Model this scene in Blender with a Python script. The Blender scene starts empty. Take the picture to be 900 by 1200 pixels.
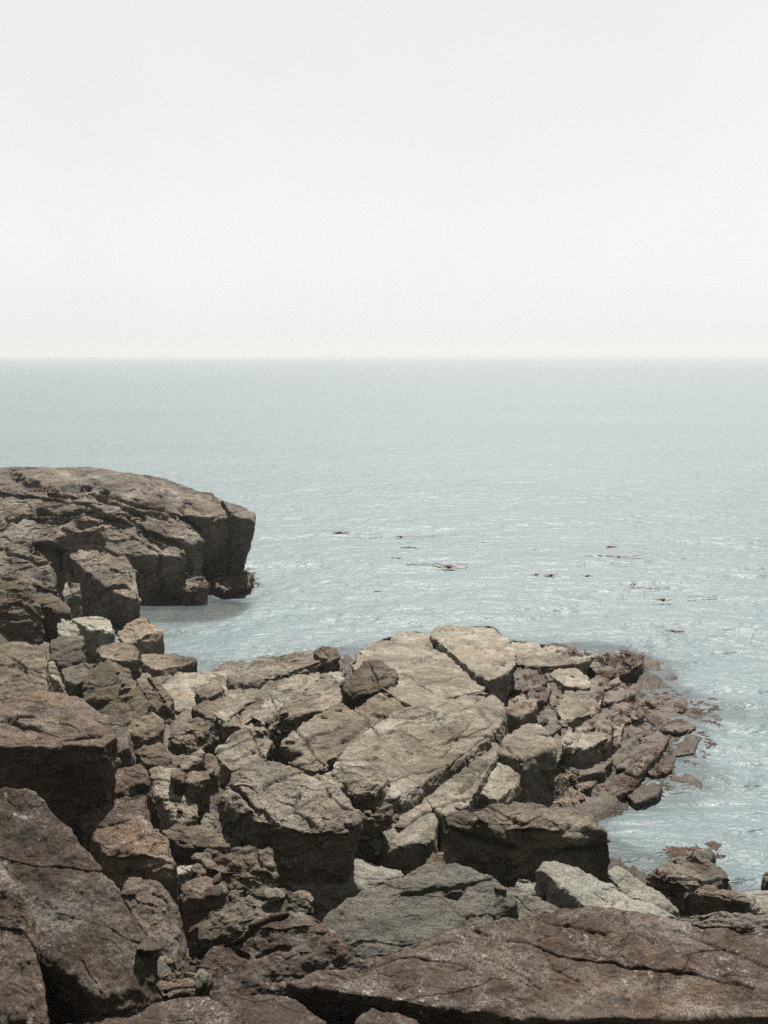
import bpy, bmesh, math, random, itertools
import numpy as np
from mathutils import Vector

random.seed(7)
C = bpy.context.scene.collection
SC = bpy.context.scene

# ------------------------------------------------------------------ camera model
H = 6.0                       # eye height above the sea, metres
F = 1200 * 35.0 / 36.0        # focal length in photo pixels (35 mm on a 36 mm tall sensor)
PITCH = math.atan((600 - 416.0) / F)
CP, SP = math.cos(PITCH), math.sin(PITCH)

def ray(u, v):
    """direction of the line of sight through photo pixel (u, v)"""
    x = (u - 450.0) / F; y = -(v - 600.0) / F
    return np.array([x, CP + y * SP, -SP + y * CP])

def at_y(u, v, Y):
    d = ray(u, v); return np.array([0, 0, H]) + d * (Y / d[1])

def at_z(u, v, z):
    d = ray(u, v); return np.array([0, 0, H]) + d * ((z - H) / d[2])

def proj(p):
    x, y, z = p[:, 0], p[:, 1], p[:, 2] - H
    dep = np.maximum(y * CP - z * SP, 1e-3)
    up = y * SP + z * CP
    return 450 + F * x / dep, 600 - F * up / dep

# ------------------------------------------------------------------ noise
_rng = np.random.RandomState(3)
_perm = np.tile(_rng.permutation(256), 3).astype(np.int64)
_g = _rng.normal(size=(256, 3)); _g /= np.linalg.norm(_g, axis=1)[:, None]
_g = _g.astype(np.float32)
_rv = _rng.rand(256, 4).astype(np.float32)

def _hash(i, j, k):
    return _perm[_perm[_perm[i & 255] + (j & 255)] + (k & 255)]

def pn(p):
    p = np.asarray(p, np.float32)
    b = np.floor(p).astype(np.int64); f = p - b
    w = f * f * f * (f * (f * 6 - 15) + 10)
    out = np.zeros(len(p), np.float32)
    for dx in (0, 1):
        wx = w[:, 0] if dx else 1 - w[:, 0]
        for dy in (0, 1):
            wy = w[:, 1] if dy else 1 - w[:, 1]
            for dz in (0, 1):
                wz = w[:, 2] if dz else 1 - w[:, 2]
                g = _g[_hash(b[:, 0] + dx, b[:, 1] + dy, b[:, 2] + dz)]
                out += wx * wy * wz * (g[:, 0] * (f[:, 0] - dx) + g[:, 1] * (f[:, 1] - dy) + g[:, 2] * (f[:, 2] - dz))
    return out * 1.6

def fbm(p, o=4, gain=0.5):
    s = np.zeros(len(p), np.float32); a = 1.0
    for k in range(o):
        s += a * pn(p * (2.03 ** k) + 17.3 * k); a *= gain
    return s

def voro(p):
    """nearest and second distance, offset to the nearest seed, random vector of its cell"""
    p = np.asarray(p, np.float32)
    b = np.floor(p).astype(np.int64)
    n = len(p)
    d1 = np.full(n, 9.0, np.float32); d2 = np.full(n, 9.0, np.float32)
    off = np.zeros((n, 3), np.float32); hid = np.zeros(n, np.int64)
    for i in (-1, 0, 1):
        for j in (-1, 0, 1):
            for k in (-1, 0, 1):
                h = _hash(b[:, 0] + i, b[:, 1] + j, b[:, 2] + k)
                c = b + np.array([i, j, k]) + _rv[h][:, :3]
                o = (p - c).astype(np.float32); d = np.sqrt((o * o).sum(1))
                m = d < d1
                d2 = np.where(m, d1, np.minimum(d2, d))
                d1 = np.where(m, d, d1)
                off[m] = o[m]; hid[m] = h[m]
    return d1, d2, off, hid

# ------------------------------------------------------------------ mesh helpers
_cs = {}
def cube_sphere(N):
    if N in _cs: return _cs[N]
    a = np.arange(N + 1); ii, jj = np.meshgrid(a, a, indexing='ij')
    V, Q, base = [], [], 0
    i0, j0 = np.meshgrid(np.arange(N), np.arange(N), indexing='ij')
    for ax in range(3):
        for s in (0, N):
            L = np.zeros((N + 1, N + 1, 3), np.int64)
            L[..., ax] = s; L[..., (ax + 1) % 3] = ii; L[..., (ax + 2) % 3] = jj
            V.append(L.reshape(-1, 3))
            q = np.stack([i0 * (N + 1) + j0, (i0 + 1) * (N + 1) + j0, (i0 + 1) * (N + 1) + j0 + 1, i0 * (N + 1) + j0 + 1], -1).reshape(-1, 4)
            if s == 0: q = q[:, ::-1]
            Q.append(q + base); base += (N + 1) ** 2
    V = np.concatenate(V); Q = np.concatenate(Q)
    key = (V[:, 0] * (N + 1) + V[:, 1]) * (N + 1) + V[:, 2]
    _, idx, inv = np.unique(key, return_index=True, return_inverse=True)
    V = V[idx] * 2.0 / N - 1; V = np.tan(V * math.pi / 4)
    V /= np.linalg.norm(V, axis=1)[:, None]
    _cs[N] = (V, inv.reshape(-1)[Q])
    return _cs[N]

def mesh_obj(name, V, Q, mat, parent=None, origin=None, smooth=True, attr=None):
    V = np.asarray(V, np.float64); Q = np.asarray(Q, np.int32)
    if origin is None: origin = np.zeros(3)
    me = bpy.data.meshes.new(name)
    k = Q.shape[1]
    me.vertices.add(len(V)); me.vertices.foreach_set('co', (V - origin).astype(np.float32).ravel())
    me.loops.add(Q.size); me.loops.foreach_set('vertex_index', Q.ravel())
    me.polygons.add(len(Q)); me.polygons.foreach_set('loop_start', np.arange(0, Q.size, k, dtype=np.int32))
    me.polygons.foreach_set('use_smooth', np.full(len(Q), smooth, dtype=bool))
    if attr is not None:
        for an, av in attr.items():
            at = me.attributes.new(an, 'FLOAT', 'POINT'); at.data.foreach_set('value', av.astype(np.float32))
    me.materials.append(mat); me.update(); me.validate()
    o = bpy.data.objects.new(name, me); C.objects.link(o)
    if parent is not None:
        o.parent = parent
        o.location = Vector(origin) - parent.location
    else:
        o.location = Vector(origin)
    return o

def tag(o, label, cat, group=None, kind=None):
    o['label'] = label
    if cat: o['category'] = cat
    if group: o['group'] = group
    if kind: o['kind'] = kind
    return o

def empty(name, loc, label, cat, group=None):
    o = bpy.data.objects.new(name, None); C.objects.link(o); o.location = loc
    o.empty_display_size = 0.2
    return tag(o, label, cat, group)

# ------------------------------------------------------------------ materials
def nd(t, kind, x=0, y=0, **kw):
    n = t.nodes.new(kind); n.location = (x, y)
    for k, v in kw.items(): setattr(n, k, v)
    return n

def ramp(t, pos_cols, x=0, y=0):
    r = nd(t, 'ShaderNodeValToRGB', x, y)
    e = r.color_ramp.elements
    while len(e) > 2: e.remove(e[-1])
    for i, (p, c) in enumerate(pos_cols):
        q = e[i] if i < 2 else e.new(p)
        q.position = p
        q.color = (c, c, c, 1) if not isinstance(c, tuple) else (*c, 1)
    return r

def mixc(t, mode, fac, a, b):
    m = nd(t, 'ShaderNodeMix', data_type='RGBA', blend_type=mode)
    for s, v in ((0, fac), (6, a), (7, b)):
        if isinstance(v, bpy.types.NodeSocket): t.links.new(v, m.inputs[s])
        elif isinstance(v, tuple): m.inputs[s].default_value = (*v, 1)
        else: m.inputs[s].default_value = v
    return m.outputs[2]

def noise(t, vec, scale, detail=6, rough=0.6, dist=0.0):
    n = nd(t, 'ShaderNodeTexNoise'); n.inputs['Scale'].default_value = scale
    n.inputs['Detail'].default_value = detail; n.inputs['Roughness'].default_value = rough
    n.inputs['Distortion'].default_value = dist
    t.links.new(vec, n.inputs['Vector']); return n.outputs['Fac']

def math_(t, op, a, b=None, clamp=False):
    m = nd(t, 'ShaderNodeMath', operation=op, use_clamp=clamp)
    for i, v in enumerate((a, b)):
        if v is None: continue
        if isinstance(v, bpy.types.NodeSocket): t.links.new(v, m.inputs[i])
        else: m.inputs[i].default_value = v
    return m.outputs[0]

def rock_mat(name, dark, mid, light, lichen=0.0, licol=(0.60, 0.57, 0.53), moss=0.0, mosscol=(0.10, 0.085, 0.045), wet=True,
             grain=1.0, streak=(1, 1, 1), vein=0.0, bump=1.0):
    dark, mid, light, licol, mosscol = [tuple(x * ALB for x in q) for q in (dark, mid, light, licol, mosscol)]
    m = bpy.data.materials.new(name); m.use_nodes = True
    t = m.node_tree; L = t.links
    bs = t.nodes['Principled BSDF']
    tc = nd(t, 'ShaderNodeTexCoord'); oi = nd(t, 'ShaderNodeObjectInfo')
    sh = nd(t, 'ShaderNodeVectorMath', operation='MULTIPLY_ADD')
    comb = nd(t, 'ShaderNodeCombineXYZ')
    for k, s in enumerate((13.0, 7.0, 29.0)):
        L.new(math_(t, 'MULTIPLY', oi.outputs['Random'], s), comb.inputs[k])
    L.new(tc.outputs['Object'], sh.inputs[0]); sh.inputs[1].default_value = (1, 1, 1); L.new(comb.outputs[0], sh.inputs[2])
    P = sh.outputs[0]
    mp = nd(t, 'ShaderNodeMapping'); mp.inputs['Rotation'].default_value = (0.3, 0.5, 0.6); mp.inputs['Scale'].default_value = streak
    L.new(P, mp.inputs['Vector']); PS = mp.outputs[0]
    big = noise(t, PS, 1.1, 5, 0.6, 0.4)
    col = ramp(t, [(0.30, dark), (0.5, mid), (0.70, light)]); L.new(big, col.inputs[0])
    c = col.outputs[0]
    medn = noise(t, PS, 6.5, 9, 0.72, 0.3)
    medr = ramp(t, [(0.30, 0.42), (0.5, 0.96), (0.70, 1.48)]); L.new(medn, medr.inputs[0])
    c = mixc(t, 'MULTIPLY', 0.85, c, medr.outputs[0])
    fin = noise(t, P, 55, 6, 0.8)
    finr = ramp(t, [(0.34, 0.30), (0.5, 0.98), (0.66, 1.72)]); L.new(fin, finr.inputs[0])
    c = mixc(t, 'MULTIPLY', min(1.0, 0.8 * grain), c, finr.outputs[0])
    pit = noise(t, PS, 21, 9, 0.75, 0.4)
    pitr = ramp(t, [(0.36, 0.25), (0.43, 1.0)]); L.new(pit, pitr.inputs[0])
    c = mixc(t, 'MULTIPLY', 0.9, c, pitr.outputs[0])
    f3 = noise(t, P, 150, 4, 0.75); f3r = ramp(t, [(0.36, 0.45), (0.5, 1.0), (0.64, 1.6)]); L.new(f3, f3r.inputs[0])
    c = mixc(t, 'MULTIPLY', 0.75, c, f3r.outputs[0])
    hn = noise(t, P, 0.9, 6, 0.6, 0.5); hr = ramp(t, [(0.35, (1.03, 0.98, 0.91)), (0.65, (0.95, 1.01, 1.0))]); L.new(hn, hr.inputs[0])
    c = mixc(t, 'MULTIPLY', 0.8, c, hr.outputs[0])
    # warm iron staining
    st = noise(t, P, 2.3, 7, 0.7, 0.8)
    str_ = ramp(t, [(0.54, 0.0), (0.72, 1.0)]); L.new(st, str_.inputs[0])
    c = mixc(t, 'MULTIPLY', math_(t, 'MULTIPLY', str_.outputs[0], 0.55), c, (0.95, 0.72, 0.50))
    if moss > 0:
        mn = noise(t, P, 3.1, 8, 0.7, 0.4)
        mr = ramp(t, [(0.62 - 0.25 * moss, 0.0), (0.74 - 0.2 * moss, 1.0)]); L.new(mn, mr.inputs[0])
        c = mixc(t, 'MIX', math_(t, 'MULTIPLY', mr.outputs[0], 0.8), c, mosscol)
    if lichen > 0:
        for sc, th in ((7.0, 0.16), (19.0, 0.2)):
            v = nd(t, 'ShaderNodeTexVoronoi'); v.inputs['Scale'].default_value = sc
            v.inputs['Randomness'].default_value = 1
            wn = nd(t, 'ShaderNodeVectorMath', operation='ADD')
            nn = nd(t, 'ShaderNodeTexNoise'); nn.inputs['Scale'].default_value = sc * 2.2; nn.inputs['Detail'].default_value = 4
            L.new(P, nn.inputs['Vector'])
            scv = nd(t, 'ShaderNodeVectorMath', operation='SCALE'); scv.inputs['Scale'].default_value = 0.9 / sc
            L.new(nn.outputs['Color'], scv.inputs[0])
            L.new(P, wn.inputs[0]); L.new(scv.outputs[0], wn.inputs[1]); L.new(wn.outputs[0], v.inputs['Vector'])
            r = ramp(t, [(th * 0.6, 1.0), (th * 1.35, 0.0)]); L.new(v.outputs['Distance'], r.inputs[0])
            g = noise(t, P, 1.7 + sc * 0.09, 4, 0.6)
            gr = ramp(t, [(0.60 - 0.10 * lichen, 0.0), (0.68 - 0.06 * lichen, 1.0)]); L.new(g, gr.inputs[0])
            f = math_(t, 'MULTIPLY', math_(t, 'MULTIPLY', r.outputs[0], gr.outputs[0]), 0.85 * min(1, lichen + 0.2))
            c = mixc(t, 'MIX', f, c, licol)
        # broad bleached patches
        g = noise(t, P, 1.25, 8, 0.66, 0.6)
        gr = ramp(t, [(0.53, 0.0), (0.66, 1.0)]); L.new(g, gr.inputs[0])
        f2 = noise(t, P, 30, 5, 0.8); f2r = ramp(t, [(0.36, 0.0), (0.62, 1.0)]); L.new(f2, f2r.inputs[0])
        c = mixc(t, 'MIX', math_(t, 'MULTIPLY', math_(t, 'MULTIPLY', gr.outputs[0], f2r.outputs[0]), 0.5 * lichen), c, tuple(x * .75 for x in licol))
        # crusty pale film
        g = noise(t, P, 3.6, 9, 0.78, 0.5)
        gr = ramp(t, [(0.47, 0.0), (0.66, 1.0)]); L.new(g, gr.inputs[0])
        f2 = noise(t, P, 70, 3, 0.7); f2r = ramp(t, [(0.42, 0.0), (0.58, 1.0)]); L.new(f2, f2r.inputs[0])
        c = mixc(t, 'MIX', math_(t, 'MULTIPLY', math_(t, 'MULTIPLY', gr.outputs[0], f2r.outputs[0]), 0.75 * lichen), c, licol)
    # hairline joints
    vz = nd(t, 'ShaderNodeTexVoronoi', feature='DISTANCE_TO_EDGE'); vz.inputs['Scale'].default_value = 1.3
    wn = nd(t, 'ShaderNodeVectorMath', operation='ADD')
    nn = nd(t, 'ShaderNodeTexNoise'); nn.inputs['Scale'].default_value = 3; nn.inputs['Detail'].default_value = 6; nn.inputs['Roughness'].default_value = 0.65
    L.new(P, nn.inputs['Vector'])
    scv = nd(t, 'ShaderNodeVectorMath', operation='SCALE'); scv.inputs['Scale'].default_value = 0.35
    L.new(nn.outputs['Color'], scv.inputs[0]); L.new(PS, wn.inputs[0]); L.new(scv.outputs[0], wn.inputs[1]); L.new(wn.outputs[0], vz.inputs['Vector'])
    crk = ramp(t, [(0.0, 0.0), (0.014, 1.0)]); L.new(vz.outputs['Distance'], crk.inputs[0])
    crkgate = ramp(t, [(0.56, 0.0), (0.64, 1.0)]); L.new(noise(t, P, 1.3, 2), crkgate.inputs[0])
    crkv = math_(t, 'MULTIPLY', math_(t, 'SUBTRACT', 1.0, crk.outputs[0]), crkgate.outputs[0])
    c = mixc(t, 'MIX', math_(t, 'MULTIPLY', crkv, 0.65), c, tuple(x * 0.35 for x in dark))
    # per rock variation
    rv = math_(t, 'MULTIPLY_ADD', oi.outputs['Random'], 0.30); t.nodes[-1].inputs[2].default_value = 0.85
    hs = nd(t, 'ShaderNodeHueSaturation'); hs.inputs['Saturation'].default_value = 1.08 if 'ledge' in name else 1.2; L.new(rv, hs.inputs['Value']); L.new(c, hs.inputs['Color']); c = hs.outputs[0]
    rough = 0.88
    if wet:
        ge = nd(t, 'ShaderNodeNewGeometry'); sx = nd(t, 'ShaderNodeSeparateXYZ'); L.new(ge.outputs['Position'], sx.inputs[0])
        zz = math_(t, 'ADD', sx.outputs['Z'], math_(t, 'MULTIPLY', math_(t, 'SUBTRACT', noise(t, ge.outputs['Position'], 2.2, 6, 0.65), 0.5), 0.55))
        wr = ramp(t, [(0.02, 1.0), (0.22, 0.0)]); L.new(zz, wr.inputs[0])
        wf = wr.outputs[0]
        c = mixc(t, 'MIX', math_(t, 'MULTIPLY', wf, 0.75), c, mixc(t, 'MULTIPLY', 1.0, c, (0.34, 0.27, 0.20)))
        rr = math_(t, 'MULTIPLY_ADD', wf, -0.5); t.nodes[-1].inputs[2].default_value = rough
        L.new(rr, bs.inputs['Roughness'])
    else:
        bs.inputs['Roughness'].default_value = rough
    L.new(c, bs.inputs['Base Color'])
    bs.inputs['Specular IOR Level'].default_value = 0.28
    # relief
    b1 = nd(t, 'ShaderNodeBump'); b1.inputs['Distance'].default_value = 0.085 * bump; b1.inputs['Strength'].default_value = 1.0
    L.new(noise(t, PS, 9, 10, 0.68, 0.2), b1.inputs['Height'])
    b2 = nd(t, 'ShaderNodeBump'); b2.inputs['Distance'].default_value = 0.022 * bump; b2.inputs['Strength'].default_value = 0.9
    L.new(fin, b2.inputs['Height']); L.new(b1.outputs[0], b2.inputs['Normal'])
    b3 = nd(t, 'ShaderNodeBump', invert=True); b3.inputs['Distance'].default_value = 0.03; b3.inputs['Strength'].default_value = 0.8
    L.new(crkv, b3.inputs['Height']); L.new(b2.outputs[0], b3.inputs['Normal'])
    L.new(b3.outputs[0], bs.inputs['Normal'])
    return m

ALB = 0.48
M = {
    'head':  rock_mat('headland_stone', (0.085, 0.069, 0.055), (0.200, 0.171, 0.146), (0.38, 0.338, 0.295), moss=0.25),
    'ledge': rock_mat('pale_ledge_stone', (0.145, 0.120, 0.090), (0.290, 0.255, 0.208), (0.44, 0.40, 0.345), moss=0.05, mosscol=(0.17, 0.13, 0.075)),
    'tan':   rock_mat('tan_stone', (0.11, 0.088, 0.066), (0.215, 0.180, 0.145), (0.36, 0.315, 0.265), moss=0.22, mosscol=(0.13, 0.10, 0.055)),
    'olive': rock_mat('olive_stone', (0.085, 0.072, 0.05), (0.14, 0.115, 0.085), (0.22, 0.19, 0.15), moss=0.6),
    'pale':  rock_mat('pale_worn_stone', (0.25, 0.235, 0.205), (0.34, 0.325, 0.285), (0.42, 0.405, 0.36), grain=0.7),
    'brown': rock_mat('brown_lichen_stone', (0.085, 0.059, 0.042), (0.150, 0.110, 0.083), (0.25, 0.195, 0.153), lichen=0.55, wet=False),
    'fore':  rock_mat('dark_brown_lichen_slab', (0.048, 0.032, 0.023), (0.095, 0.067, 0.050), (0.195, 0.152, 0.120), lichen=0.8, wet=False),
    'grey':  rock_mat('grey_slab_stone', (0.12, 0.108, 0.092), (0.175, 0.160, 0.138), (0.25, 0.23, 0.20), streak=(0.5, 2.2, 2.2), lichen=0.25, wet=False),
    'dark':  rock_mat('dark_boulder_stone', (0.07, 0.06, 0.047), (0.15, 0.130, 0.105), (0.29, 0.26, 0.22), moss=0.15),
    'floor': rock_mat('shore_floor_stone', (0.09, 0.075, 0.058), (0.17, 0.145, 0.12), (0.26, 0.23, 0.195), moss=.3, mosscol=(0.10, 0.065, 0.045)),
    'wet':   rock_mat('wet_shore_stone', (0.11, 0.088, 0.07), (0.21, 0.185, 0.158), (0.30, 0.275, 0.245), moss=0.35, mosscol=(0.10, 0.06, 0.04)),
}

# ------------------------------------------------------------------ the lie of the land
_tc = []
def tz(u, v, z): q = at_z(u, v, z); q[2] -= .30 if z > .3 else (.15 if z > .12 else 0); _tc.append(q)
for a in [(450,1260,2.5),(0,1210,2.5),(900,1210,2.35),(450,1185,2.25),(200,1180,2.3),(900,1090,1.8),(700,1075,1.5),(600,1080,1.6),(500,1110,1.6),(330,1140,1.9),
          (640,1045,.7),(800,1064,.25),(880,1066,.2),(720,1015,.1),(520,1012,.7),(430,1012,.75),(420,1080,1.1),(300,1045,1.2),(300,1090,1.5),(250,1015,1.25),(200,1000,1.4),
          (230,950,1.15),(330,1000,.85),(400,980,.75),(100,970,1.7),(60,935,2.1),(-60,935,2.0),(0,830,1.6),(-60,770,.9),(100,850,1.6),(150,890,1.4),(180,830,1.0),
          (120,780,.8),(160,770,.6),(40,750,.6),(0,705,.5),(-100,680,.7),(300,870,.65),(400,850,.7),(500,850,.55),(560,890,.4),(470,950,.6),(450,790,.35),(550,770,.1),(400,778,.05),
          (310,800,.2),(700,790,.08),(735,778,.06),(740,890,.03),(760,860,.02),(790,850,.0),(775,820,.02),(815,832,-.03),(715,925,.02),(800,870,-.05),(770,905,-.06),(730,940,-.25),(600,950,.3),
          (760,990,-.25),(835,1000,-.2),(230,795,-.05),(195,745,-.05),(215,765,-.25),(250,740,-.8),(300,720,-1.1),(330,750,-.9),(285,762,-.8),(365,746,-.9),(400,735,-1.0),(420,733,-1),(500,722,-1),(545,722,-1),(600,728,-.9),(650,742,-.8),
          (700,745,-.5),(800,780,-.6),(870,840,-.6),(880,930,-.7),(900,1000,-.5),(940,1040,-.2),(330,757,-.6),(385,752,-.7),(440,744,-.7),(480,734,-.8),(515,729,-.8),(580,727,-.8),(618,739,-.6),(300,762,-.6),(262,771,-.5),(200,719,-.08),(232,714,-.08),(255,711,-.08),(282,705,-.09),(220,698,-.05),(245,699,-.06),(270,696,-.07),(300,703,-.14),(225,722,-.10),(190,712,-.06),(225,706,-.08),(262,704,-.08),(288,698,-.10),(210,728,-.10),(245,724,-.16),(275,715,-.16)]:
    tz(*a)
for a in [(690,884,.36),(664,884,.36),(712,878,.32),(680,842,.30),(660,806,.30),(612,844,.40),(620,815,.34),(700,826,.20),(640,866,.28),(620,945,.26),(650,900,.20),(720,792,.12),(690,866,.42),(725,852,.16),(650,818,.32),(622,800,.34),(604,772,.34),(640,778,.28),(650,884,.34),(640,850,.38),(622,872,.40),(700,818,.22),(722,832,.12),(652,928,.2),(690,918,.10),(705,862,.34),(675,800,.30)]:
    _tc.append(at_z(*a))
for u, v, Y in [(-60,570,26),(0,575,26),(100,585,25.5),(200,605,26),(255,640,26),(0,660,20),(60,700,20.5),(120,705,22.5),(200,690,25),(-120,620,24)]:
    q = at_y(u, v, Y); q[2] -= 1.0 if Y < 21 else .35; _tc.append(q)
for p in [(0,1,4.2),(1.5,2,3.9),(-1.5,2,3.9),(0,2.8,3.0),(-4,3,3.6),(4,3,3.2),(-3,31,-.6),(-8,33,-.5),(-15,34,-.2),(-22,26,1.8),(-12,13,2.0),(-9,8,2.6),(-20,10,3),(-8,0,5),(8,0,4.5),
          (0,45,-3),(8,24,-2),(12,28,-2.5),(6,30,-2.5),(18,22,-2.5),(3,24,-1.5),(9.5,19,-1.5),(0,30,-2.5),(14,18,-2),(22,40,-3),(10,40,-3),(25,32,-3),(16,14,-2),(-12,46,-3),(9,6.5,.4),(12,4,1.5),(20,0,2.5),(-28,38,.5),(-35,20,5),(12,9,-1),(40,10,-2),(30,3,0)]:
    _tc.append(np.array(p, float))
_tc = np.array(_tc)

def base_z(x, y):
    x = np.asarray(x, float).ravel(); y = np.asarray(y, float).ravel()
    out = np.zeros(len(x))
    for s in range(0, len(x), 60000):
        dx = x[s:s+60000, None] - _tc[None, :, 0]; dy = y[s:s+60000, None] - _tc[None, :, 1]
        w = 1.0 / (dx * dx + dy * dy + 0.03) ** 1.8
        out[s:s+60000] = (w * _tc[None, :, 2]).sum(1) / w.sum(1)
    # unseen bluff added behind the viewer to block sky fill; deep sea far out
    b = np.clip((-y - 2.5) / 6.0, 0, 1); out = out + b * b * (3 - 2 * b) * (16 + 1.5 * np.sin(x * .35) + 1.2 * np.sin(x * .9 + 1))
    # made-up shoal in the cove: its dark bed imitates the headland's reflection
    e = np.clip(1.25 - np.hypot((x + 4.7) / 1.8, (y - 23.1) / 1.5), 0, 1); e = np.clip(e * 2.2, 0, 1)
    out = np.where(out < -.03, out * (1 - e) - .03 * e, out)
    far = np.clip((np.hypot(x, y) - 45) / 60.0, 0, 1) * (y > 0)
    return out * (1 - far) - 5 * far

# ------------------------------------------------------------------ rocks
_seed = [0]
allrocks = []
def rock(name, label, cat, mat, top, a, sb=0.0, sr=0.0, bot=(), lean=0.05, p=26, rough=1.0, facet=1.0, chips=9, cracks=(), parent=None,
         dome=0.03, group=None, extra=(), base=0.25, shrink=0.10, res=1.0, Ya=None, strata=0.0, grow=1.03, hang=False, joints=0.3, jsp=1.0, nobase=False):
    """one rock: its top face lies on the plane through anchor a=(u,v,z) with slopes sb (away) and sr (to the right);
    bot gives the foot of its front face; the hidden back and base are carried down into the ground."""
    facet = min(facet, 1.15); rough = min(rough, 1.2)
    _seed[0] += 1; rs = np.random.RandomState(100 + _seed[0])
    A = at_y(a[0], a[1], Ya) if Ya else at_z(*a)
    O = np.array([0, 0, H])
    mu, mv = sum(t[0] for t in top) / len(top), sum(t[1] for t in top) / len(top)
    top = [(mu + (t[0] - mu) * grow, mv + (t[1] - mv) * grow) for t in top]
    def onplane(u, v):
        d = ray(u, v)
        # z0 + sb*(dY) + sr*(dX) = H + t*dz
        den = d[2] - sb * d[1] - sr * d[0]
        t = (A[2] - sb * A[1] - sr * A[0] - H) / den
        return O + d * t
    T = [onplane(u, v) for u, v in top]
    def front_y(u):
        best = None; n = len(top)
        for i in range(n):
            (u0, v0), (u1, v1) = top[i], top[(i + 1) % n]
            if u0 != u1 and min(u0, u1) <= u <= max(u0, u1):
                k = (u - u0) / (u1 - u0); vv = v0 + k * (v1 - v0)
                if best is None or vv > best: best = vv
        if best is None:
            best = min(top, key=lambda q: abs(q[0] - u) - 0.01 * q[1])[1]
            u = min(top, key=lambda q: abs(q[0] - u))[0]
        return onplane(u, best)[1]
    B = []
    for q in bot:
        y = front_y(q[0]) - (q[2] if len(q) > 2 else lean)
        B.append(at_y(q[0], q[1], y))
    E = [at_y(*q) for q in extra]
    T = np.array(T); cen = T.mean(0)
    pts = list(T) + B + E
    if dome: pts.append(cen + np.array([0, 0, dome * np.ptp(T[:, 0])]))
    allp = np.array(pts)
    cxy = allp[:, :2].mean(0)
    ymid = np.median(T[:, 1])
    for q in (list(T) + B):
        isb = any(q is b for b in B)
        if bot and not isb and q[1] < ymid: continue
        if (hang and isb) or nobase: continue
        xy = cxy + (q[:2] - cxy) * (1 - shrink)
        zb = min(base_z([xy[0]], [xy[1]])[0] - base, q[2] - 0.06)
        pts.append(np.array([xy[0], xy[1], zb]))
    pts = np.array(pts)
    hv = pts + rs.normal(0, 1e-4, pts.shape)
    tri = np.array(list(itertools.combinations(range(len(hv)), 3)))
    e1 = hv[tri[:, 1]] - hv[tri[:, 0]]; e2 = hv[tri[:, 2]] - hv[tri[:, 0]]
    nn = np.cross(e1, e2); ar = np.linalg.norm(nn, axis=1); ok = ar > 1e-9
    nn = nn[ok] / ar[ok, None]; tri = tri[ok]; ar = ar[ok]
    dd0 = (nn * hv[tri[:, 0]]).sum(1); sdist = nn @ hv.T - dd0[:, None]
    hi, lo = sdist.max(1), sdist.min(1)
    m1 = hi < 1e-9; m2 = lo > -1e-9
    HN = np.concatenate([nn[m1], -nn[m2]]); HD = np.concatenate([dd0[m1], -dd0[m2]]); HA = np.concatenate([ar[m1], ar[m2]])
    mn, mxx = hv.min(0), hv.max(0)
    smp = mn + rs.rand(6000, 3) * (mxx - mn)
    ins = smp[((smp @ HN.T) < HD).all(1)]
    c = ins.mean(0) if len(ins) > 20 else hv.mean(0)
    Ns, Ds = [], []
    for i in np.argsort(-HA):
        n, d = HN[i], HD[i] - HN[i] @ c
        if any(n @ m > 0.9992 and abs(d - e) < .02 for m, e in zip(Ns, Ds)): continue
        Ns.append(n); Ds.append(max(d, 1e-3))
    for k in range(chips):
        n = rs.normal(size=3); n[2] = abs(n[2]) * 0.8; n /= np.linalg.norm(n)
        sup = ((hv - c) @ n).max()
        Ns.append(n); Ds.append(sup - rs.uniform(0.01, 0.11) * min(0.9, float(np.sort(np.ptp(hv, axis=0))[0])))
    Ns = np.array(Ns); Ds = np.array(Ds)
    # resolution from its size in the photograph
    pu, pv = proj(hv)
    pu = np.clip(pu, -30, 930); pv = np.clip(pv, 0, 1230)
    D = math.hypot(np.ptp(pu), np.ptp(pv))
    N = int(np.clip(D * 0.43 * res, 14, 180)); N = int(math.ceil(N / 6) * 6)
    dirs, Q = cube_sphere(N)
    # stretch the sampling along the rock's own axes
    w, ev = np.linalg.eigh(np.cov((hv - c).T))
    sc = np.sqrt(np.maximum(w, 1e-4)); sc = sc / sc.max(); sc = np.maximum(sc, 0.22)
    if np.linalg.det(ev) < 0: ev[:, 0] *= -1
    dd = (dirs * sc) @ ev.T
    dd /= np.linalg.norm(dd, axis=1)[:, None]
    K = np.maximum(dd @ Ns.T, 0) / Ds
    mx = K.max(1)
    Kp = (K / mx[:, None]) ** p
    rr = 1.0 / (mx * Kp.sum(1) ** (1.0 / p))
    X = c + dd * rr[:, None]
    Wn = (K / mx[:, None]) ** (p - 1) / Ds
    nr = Wn @ Ns; nr /= np.linalg.norm(nr, axis=1)[:, None]
    S = float(np.sqrt(np.maximum(w, 1e-4)).mean()) * 1.7
    S = min(S, 1.25)
    off = rs.uniform(-50, 50, 3)
    Y = (X + off).astype(np.float32)
    disp = 0.06 * S * rough * fbm(Y / (0.9 * S), 5, 0.5) - 0.05 * S * rough * np.abs(pn(Y / (0.36 * S)))
    # fractured facets: every cell is its own slightly tilted plane
    warp = np.stack([pn(Y * 2.2 / S), pn(Y * 2.2 / S + 31), pn(Y * 2.2 / S + 67)], 1) * 0.16
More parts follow.
